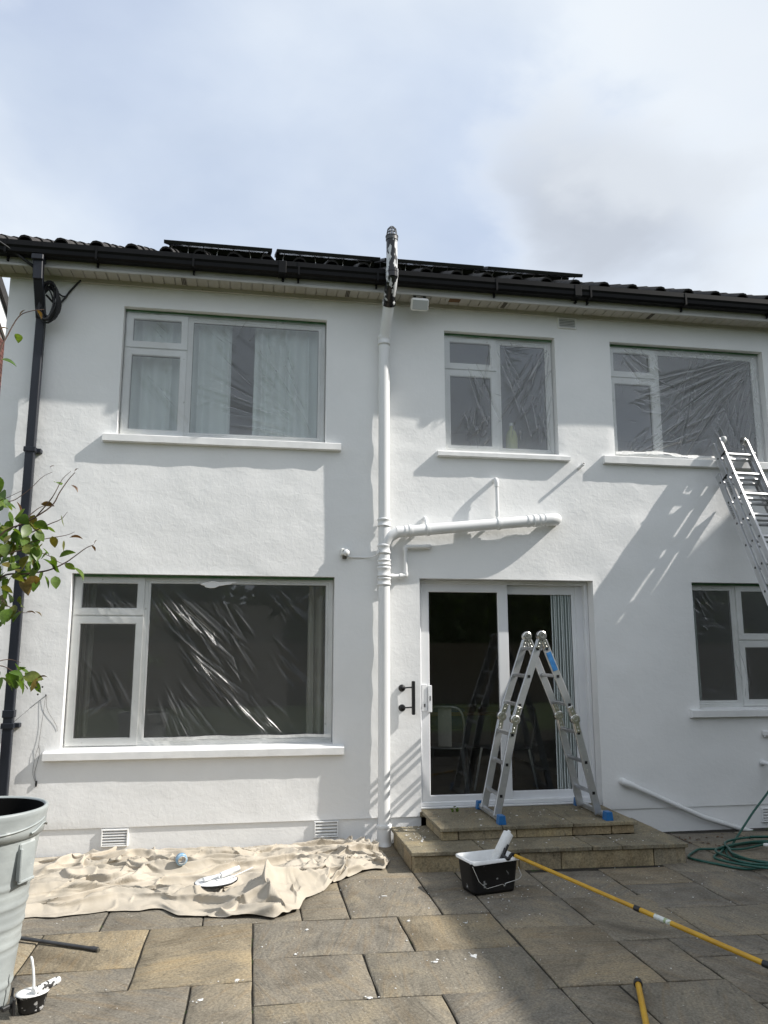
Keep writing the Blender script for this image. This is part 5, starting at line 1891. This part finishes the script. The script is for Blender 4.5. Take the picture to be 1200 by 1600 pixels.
# twigs in world coordinates (they lean out of the planter towards the house corner)
TW = [
    [(-1.40, -2.75, .70), (-1.46, -2.74, 1.6), (-1.46, -2.72, 2.4), (-1.43, -2.70, 3.05), (-1.40, -2.70, 3.26), (-1.38, -2.69, 3.33), (-1.33, -2.68, 3.46), (-1.27, -2.68, 3.50), (-1.20, -2.67, 3.52)],
    [(-1.44, -2.74, 2.0), (-1.41, -2.66, 2.30), (-1.34, -2.62, 2.42), (-1.29, -2.6, 2.45), (-1.22, -2.6, 2.51), (-1.16, -2.6, 2.58), (-1.11, -2.6, 2.61)],
    [(-1.44, -2.74, 1.95), (-1.40, -2.78, 2.25), (-1.33, -2.78, 2.39), (-1.27, -2.78, 2.43), (-1.20, -2.78, 2.47)],
    [(-1.37, -2.75, .70), (-1.44, -2.72, 1.5), (-1.43, -2.71, 2.0), (-1.32, -2.70, 2.24), (-1.20, -2.70, 2.31), (-1.08, -2.70, 2.40), (-1.04, -2.70, 2.48), (-1.00, -2.70, 2.55), (-.97, -2.70, 2.59)],
    [(-1.25, -2.70, 2.28), (-1.17, -2.66, 2.38), (-1.13, -2.65, 2.41), (-1.08, -2.65, 2.42)],
    [(-1.16, -2.70, 2.33), (-1.08, -2.74, 2.42), (-1.05, -2.75, 2.47), (-1.02, -2.75, 2.54), (-.98, -2.75, 2.585)],
    [(-1.22, -2.70, 2.23), (-1.08, -2.72, 2.30), (-1.02, -2.72, 2.33), (-.99, -2.72, 2.37)],
    [(-1.22, -2.72, 2.18), (-1.12, -2.70, 2.22), (-1.0, -2.68, 2.25), (-.955, -2.68, 2.27)],
    [(-1.35, -2.75, .70), (-1.43, -2.76, 1.4), (-1.42, -2.75, 1.85), (-1.30, -2.70, 2.02), (-1.18, -2.70, 2.04), (-1.07, -2.70, 2.06), (-.99, -2.70, 2.10), (-.95, -2.70, 2.13), (-.89, -2.70, 2.18), (-.85, -2.70, 2.20)],
    [(-1.30, -2.74, 2.12), (-1.19, -2.74, 2.16), (-1.08, -2.74, 2.14), (-1.01, -2.73, 2.10), (-.95, -2.73, 2.08)],
    [(-1.43, -2.76, 1.5), (-1.36, -2.72, 1.87), (-1.29, -2.70, 1.90), (-1.25, -2.70, 1.87), (-1.18, -2.70, 1.84), (-1.14, -2.70, 1.84)],
    [(-1.42, -2.76, 1.2), (-1.36, -2.74, 1.55), (-1.27, -2.70, 1.57), (-1.20, -2.70, 1.54), (-1.11, -2.70, 1.50), (-1.06, -2.70, 1.495)],
    [(-1.33, -2.75, 1.57), (-1.25, -2.66, 1.60), (-1.18, -2.66, 1.585)],
]
for k, tw_ in enumerate(TW):
    pts = spline(tw_, 5)
    n = len(pts)
    r0 = .0065 if tw_[0][2] < .8 else .0036
    MB().tube(pts, [r0 * (1 - .72 * i / (n - 1)) for i in range(n)], 6).build('twig', 'bark', shb)
rl = random.Random(12)


def put_leaf(p, me, out_dir, droop, roll, s):
    o = bpy.data.objects.new('leaf', me)
    COL.objects.link(o)
    o.parent = shb
    o.location = Vector(p) - wloc(shb)
    o.rotation_euler = (roll, droop, out_dir)
    o.scale = (s, s, s)


# green leaves: dense low on the twigs near the frame edge, thinning to the tips
LEAFPTS = []
for (cx_, cz, sx, sz, cnt) in ((-1.27, 2.20, .10, .10, 26), (-1.22, 2.05, .10, .07, 20), (-1.33, 2.0, .08, .16, 16), (-1.12, 2.10, .06, .05, 6), (-1.24, 1.86, .07, .05, 6), (-1.30, 1.78, .05, .05, 4), (-1.22, 1.54, .08, .04, 14), (-1.12, 1.52, .05, .035, 7), (-1.42, 2.4, .07, .3, 14), (-1.42, 1.7, .06, .25, 10), (-1.30, 2.36, .05, .06, 7), (-1.20, 2.26, .06, .05, 9), (-1.10, 2.16, .05, .05, 7), (-1.30, 1.92, .05, .07, 10), (-1.38, 2.60, .04, .08, 6), (-1.22, 2.14, .10, .09, 12), (-1.33, 2.45, .04, .05, 5), (-1.14, 2.30, .05, .04, 5)):
    for _ in range(cnt):
        LEAFPTS.append((rl.gauss(cx_, sx * .6), rl.uniform(-2.86, -2.56), rl.gauss(cz, sz * .7)))
for p in LEAFPTS:
    put_leaf(p, rl.choice(LV), rl.uniform(-PI, PI), rl.uniform(.2, 1.35), rl.uniform(-1.2, 1.2), rl.uniform(.75, 1.15))
# single leaves one can pick out along the twig ends
for (x, z, kind, s, dr_, oz) in ((-1.29, 3.50, 1, .8, .9, 2.6), (-1.23, 3.50, 1, .9, 1.2, .4), (-1.25, 2.42, 1, 1.2, 1.45, .3), (-1.13, 2.41, 1, 1.1, .2, .2),
                                 (-1.20, 2.30, 0, 1.1, .6, .6), (-1.14, 2.27, 0, 1.0, .9, -.3), (-1.06, 2.24, 0, 1.0, 1.2, 1.0), (-1.0, 2.22, 0, .8, 1.4, -.5), (-.975, 2.235, 1, 1.1, .25, .1), (-1.03, 2.36, 0, .9, 1.15, .4),
                                 (-1.04, 2.52, 0, .8, -.3, 2.4), (-.985, 2.52, 1, .9, 1.0, .1), (-1.10, 2.12, 0, 1.1, .9, .2), (-1.06, 2.11, 0, 1.1, .8, -.2), (-1.02, 2.13, 0, .9, -.2, .1), (-.985, 2.10, 3, .9, .4, .9), (-.95, 2.08, 0, 1.0, 1.0, -.1), (-1.08, 2.03, 0, 1.1, 1.3, .5), (-1.03, 2.03, 0, 1.1, 1.4, -.4),
                                 (-1.16, 1.84, 2, 1.2, .4, .2), (-1.12, 1.845, 2, 1.1, .9, .3), (-1.08, 1.505, 2, 1.2, .1, .1), (-1.10, 1.49, 0, .9, 1.0, .3), (-.97, 2.59, 2, .7, -.5, .2), (-1.10, 2.61, 2, .7, -.2, .5), (-.85, 2.205, 2, .7, -.8, .1), (-.86, 2.195, 1, .6, 1.1, .4), (-1.32, 3.36, 0, .8, .6, 1.8), (-1.37, 3.38, 2, 1.2, .2, 2.8), (-1.39, 3.20, 0, .9, .4, .6)):
    me = rl.choice(LV) if kind in (0, 3) else (LB[0] if kind == 1 else LB[2])
    put_leaf((x, -2.70 + rl.uniform(-.02, .02), z), me, oz, dr_, rl.uniform(-.9, .9), s)
brm = MB().lathe([(0, -.005), (.004, -.003), (.005, 0), (.004, .004), (0, .005)], seg=8).mesh('berry', 'handle_black')
for (x, z) in ((-1.085, 1.46), (-1.07, 1.445), (-1.055, 1.462), (-1.075, 1.425)):
    link('berry', brm, shb, False, None, Vector((x, -2.70, z)) - wloc(shb))

kt = thing('paint_kettle', 'small black paint kettle of white paint at the foot of the grey planter', 'paint kettle', (-.965, -2.845, .004))
kt.rotation_euler = (0, 0, R(28))
ell = lambda rx, ry, z: [(rx * math.cos(2 * PI * k / 20), ry * math.sin(2 * PI * k / 20), z) for k in range(20)]
k1 = loft([ell(.045, .034, .002), ell(.052, .040, 0), ell(.056, .043, .012), ell(.070, .054, .072), ell(.074, .057, .074), ell(.074, .057, .080), ell(.068, .052, .080), ell(.064, .049, .06)])
k1.add(ell(.045, .034, .002), [tuple(range(20))])
k1.build('body', 'kettle_black', kt, world=False)
k1 = loft([ell(.0755, .0585, .078), ell(.0755, .0585, .082), ell(.06, .046, .083), ell(.03, .02, .080), ell(.002, .002, .080)])
k1.build('paint', 'wet_paint', kt, world=False)
k1 = MB().bar((-.078, -.012, .052), (-.135, -.030, .045), .020, .020, bev=.004)
k1.box(-.092, -.078, -.040, .022, .010, .082, .004)
k1.bar((-.085, .01, .075), (-.080, .018, .112), .010, .010)
k1.build('lug', 'black_plastic', kt, world=False)
b2 = thing('paint_brush', 'paint brush standing upright in the small black kettle', 'brush', (-.965, -2.845, .085))
MB().tube(spline([(.0, 0.02, -.01), (-.001, .022, .03), (-.010, .03, .085), (-.020, .034, .125), (-.026, .036, .140)], 4), [.009, .008, .007, .0065, .006, .006, .006, .006, .006, .006, .006, .0065, .007, .0065, .006, .005, .003], 8).build('handle', 'wet_paint', b2, world=False)
MB().box(-.016, .016, .010, .034, -.030, -.004, .004).build('bristles', 'wet_paint', b2, world=False)
m2 = thing('mini_roller', 'small paint speckled roller lying across the black kettle', 'roller', (-.915, -2.83, .098))
MB().tube([(-.03, -.045, .0), (.045, .045, .006)], .0185, 14).build('sleeve', 'speckled', m2, world=False)
MB().tube([(-.030, -.045, 0), (-.036, -.052, -.001)], .017, 14).build('end_cap', 'wet_paint', m2, world=False)
MB().tube([(.045, .045, .006), (.052, .053, .0065)], .014, 14).build('end_cap', 'wet_paint', m2, world=False)

rd = thing('metal_rod', 'thin grey rod lying on the paving right of the grey planter', 'rod', (-.8, -2.15, .01))
a_, b_ = Vector((-1.42, -1.84, .022)), Vector((-.815, -2.143, .014))
MB().tube([a_, b_], .0105, 10).build('tube', 'dark_metal', rd)
dd = (b_ - a_).normalized()
MB().tube([b_ - dd * .035, b_ - dd * .01, b_ + dd * .02], [.011, .0145, .013], 10).build('ferrule', 'dark_metal', rd)
MB().tube([b_ + dd * .012, b_ + dd * .022 + Vector((.004, -.006, -.004))], .011, 10).build('tip', 'vent_dark', rd)

# ------------------------------------------------------------------ garden hose
hp = [(4.86, -.07, .465), (4.76, -.18, .38), (4.45, -.36, .22), (4.20, -.50, .07), (4.02, -.66, .022), (3.88, -.80, .016)]
rh = random.Random(6)
hcx, hcy = 4.32, -1.02
ang = PI * .93
pts = hp[:]
for k in range(58):
    ang += 2 * PI / 12.0 * (1 if k else .6)
    rr0 = .46 + .05 * math.sin(k * .9) + .03 * rh.uniform(-1, 1) + (.0 if k < 30 else .06)
    if 24 <= k <= 27:
        rr0 = .62
    pts.append((hcx + rr0 * 1.15 * math.cos(ang) + rh.uniform(-.02, .02), hcy + rr0 * .82 * math.sin(ang) + rh.uniform(-.015, .015), .013 + .012 * (k // 12) + rh.uniform(0, .006)))
hs_ = MB().tube(spline(pts, 5), .0095, 8)
l2 = [(4.05, -1.22, .020), (3.75, -1.30, .014), (3.58, -1.12, .013), (3.485, -.96, .013), (3.50, -.88, .013), (3.62, -.76, .013), (3.72, -.70, .014), (3.90, -.735, .016), (4.05, -.78, .022), (4.3, -.70, .03)]
hs_.tube(spline(l2, 6), .0095, 8)
tag(hs_.build('garden_hose', 'hose'), 'dark green garden hose coiled on the paving right of the steps', 'hose')
nz = MB().lathe([(.006, 0), (.014, .004), (.016, .03), (.012, .05), (.016, .055), (.016, .075), (.009, .085)], (4.22, -.80, .05), (.7, -.6, .1), 14)
nz.tube([(4.25, -.85, .055), (4.32, -.86, .060), (4.40, -.88, .06)], .008, 8)
tag(nz.build('hose_nozzle', 'lamp_white'), 'pale grey nozzle lying in the coil of green hose', 'nozzle')

# ------------------------------------------------------------------ paint flakes, leaf litter, weeds
rk = random.Random(9)
fk = MB()


def flake(x, y, z, r, n=7):
    vs = []
    a0 = rk.uniform(0, 6)
    el_ = rk.uniform(.5, 1)
    for k in range(n):
        a = a0 + 2 * PI * k / n
        q = r * rk.uniform(.55, 1.1)
        vs.append((x + q * math.cos(a), y + q * el_ * math.sin(a), z))
    top_ = [(x + (p[0] - x) * .7, y + (p[1] - y) * .7, z + .0025) for p in vs]
    fk.add(vs + top_, [tuple(range(n, 2 * n))] + [(k, (k + 1) % n, n + (k + 1) % n, n + k) for k in range(n)])


for _ in range(170):
    x, y = rk.uniform(-1.2, 4.2), rk.triangular(-3.4, -.95, -1.2)
    flake(x, y, .0035, rk.choice((.002, .003, .003, .004, .006)))
for _ in range(60):
    flake(rk.gauss(1.75, .35), rk.gauss(-1.55, .2), .0035, rk.choice((.003, .004, .007)))
for _ in range(30):
    flake(rk.uniform(1.25, 3.38), rk.uniform(-.93, -.70), .1525, rk.choice((.003, .004, .006, .009)))
for _ in range(36):
    flake(rk.uniform(1.24, 1.5), rk.uniform(-.66, -.12), .1525, rk.choice((.003, .005, .008, .012)))
for _ in range(34):
    flake(rk.uniform(1.53, 3.15), rk.uniform(-.64, -.1), .2525, rk.choice((.003, .005, .008, .014)))
for (x, y, r_) in ((1.236, -2.557, .022), (1.25, -2.54, .014), (1.012, -2.599, .018), (1.03, -2.57, .01), (1.333, -2.047, .013), (.993, -1.956, .013), (.93, -1.45, .02), (-.2, -2.86, .018), (-.03, -2.66, .016), (.60, -2.97, .02), (.37, -2.0, .012), (.28, -2.37, .012)):
    flake(x, y, .0035, r_, 9)
    for _ in range(3):
        flake(x + rk.gauss(0, .03), y + rk.gauss(0, .02), .0035, r_ * .3)
tag(fk.build('paint_flakes', 'paint_flake'), 'white paint flakes scattered on the paving and steps', 'paint flakes', kind='stuff')

wd = thing('weed', 'small weed growing at the foot of the patio door', 'weed', (1.77, -.10, .25))
for k in range(9):
    o = link('leaf', LV[3], wd, False, None, (rk.uniform(-.03, .03), rk.uniform(-.03, .02), rk.uniform(.0, .045)), (rk.uniform(-.6, .6), rk.uniform(-1.3, -.2), rk.uniform(0, 6)))
    o.scale = (.5,) * 3
lt_ = MB()
for _ in range(34):
    x, y = rk.gauss(3.75, .28), rk.uniform(-.62, -.14)
    a, s = rk.uniform(0, 6), rk.uniform(.012, .03)
    lt_.add([(x - s * math.cos(a), y - s * math.sin(a), .006), (x + .4 * s * math.sin(a), y - .4 * s * math.cos(a), .010), (x + s * math.cos(a), y + s * math.sin(a), .012), (x - .4 * s * math.sin(a), y + .4 * s * math.cos(a), .016)], [(0, 1, 2, 3)])
tag(lt_.build('leaf_litter', 'leaf_brown', fixn=False), 'dry leaf litter between the steps and the coiled hose', 'leaf litter', kind='stuff')

# ------------------------------------------------------------------ neighbouring house on the left (a sliver beyond the corner)
nb = thing('neighbour_house', 'dark red brick house with white bargeboard beyond the left corner', 'house', (-6.5, 8.0, 0))
NX = -4.5
# gable end in the plane x = NX; its verge falls towards the camera's right as it recedes
ya_, za_ = 6.56, 7.682
yb_, zb_ = 7.085, 7.465
slope = (zb_ - za_) / (yb_ - ya_)
def vz(y):
    return za_ + slope * (y - ya_)
mb = MB()
mb.quad((NX - .02, 4.5, -.05), (NX - .02, 14, -.05), (NX - .02, 14, vz(14) - .45), (NX - .02, 4.5, vz(4.5) - .45))
mb.quad((NX - .02, 4.5, -.05), (NX - 6, 4.5, -.05), (NX - 6, 4.5, vz(4.5) - .45), (NX - .02, 4.5, vz(4.5) - .45))
mb.build('wall', 'mortar', nb)
bmh = MB().box(-.006, .006, 0, .215, 0, .065).mesh('brick', 'brick')
row = 0
z = 5.6
while z < 7.6:
    y = 6.0 + (row % 2) * .1125
    while y < 8.2:
        if z + .065 < vz(y + .2) - .44:
            link('brick', bmh, nb, True, None, Vector((NX - .016, y, z)) - wloc(nb))
        y += .225
    z += .075
    row += 1
mb = MB()
mb.prism([(4.5, vz(4.5) - .46), (14, vz(14) - .46), (14, vz(14) - .10), (4.5, vz(4.5) - .10)], 'x', NX - .01, NX + .03)
mb.build('bargeboard', 'white_gloss', nb)
mb = MB()
mb.prism([(4.5, vz(4.5) - .098), (14, vz(14) - .098), (14, vz(14) + .12), (4.5, vz(4.5) + .12)], 'x', NX - 6, NX + .09)
mb.build('roof', 'tile', nb)

# ------------------------------------------------------------------ the garden the windows look at (outside the frame)
hb = MB()
hb.box(11.05, 17.0, -8.0, 3.0, -.06, 8.5)
tag(hb.build('neighbour_block', 'neighbour_render'), kind='structure')
fz = tag(MB().box(-26, 36, -17.06, -17.0, -.06, 1.8).build('garden_fence', 'fence_wood'), kind='structure')
rg = np.random.default_rng(5)
hg = MB()
NL = 11000
for _ in range(NL):
    x = rg.uniform(-26, 36)
    hmax = 5.2 + 1.1 * math.sin(x * .9) + .8 * math.sin(x * 2.3 + 1)
    z = rg.uniform(.8, hmax)
    y = -18.6 + rg.normal(0, .45)
    s = rg.uniform(.10, .26)
    a, b2_ = rg.uniform(0, 6.28), rg.uniform(-1, 1)
    d1 = Vector((math.cos(a), math.sin(a) * .6, b2_)).normalized() * s
    d2 = Vector((-math.sin(a), .3, math.cos(a))).normalized() * s * .6
    c_ = Vector((x, y, z))
    hg.add([c_ - d1, c_ - d2, c_ + d1, c_ + d2], [(0, 1, 2, 3)])
for k in range(62):
    x = -26 + k
    hmax = 4.7 + 1.1 * math.sin(x * .9) + .8 * math.sin(x * 2.3 + 1)
    hg.box(x, x + 1.0, -19.2, -18.8, -.06, hmax)
tag(hg.build('hedge', 'hedge', fixn=False), kind='structure')
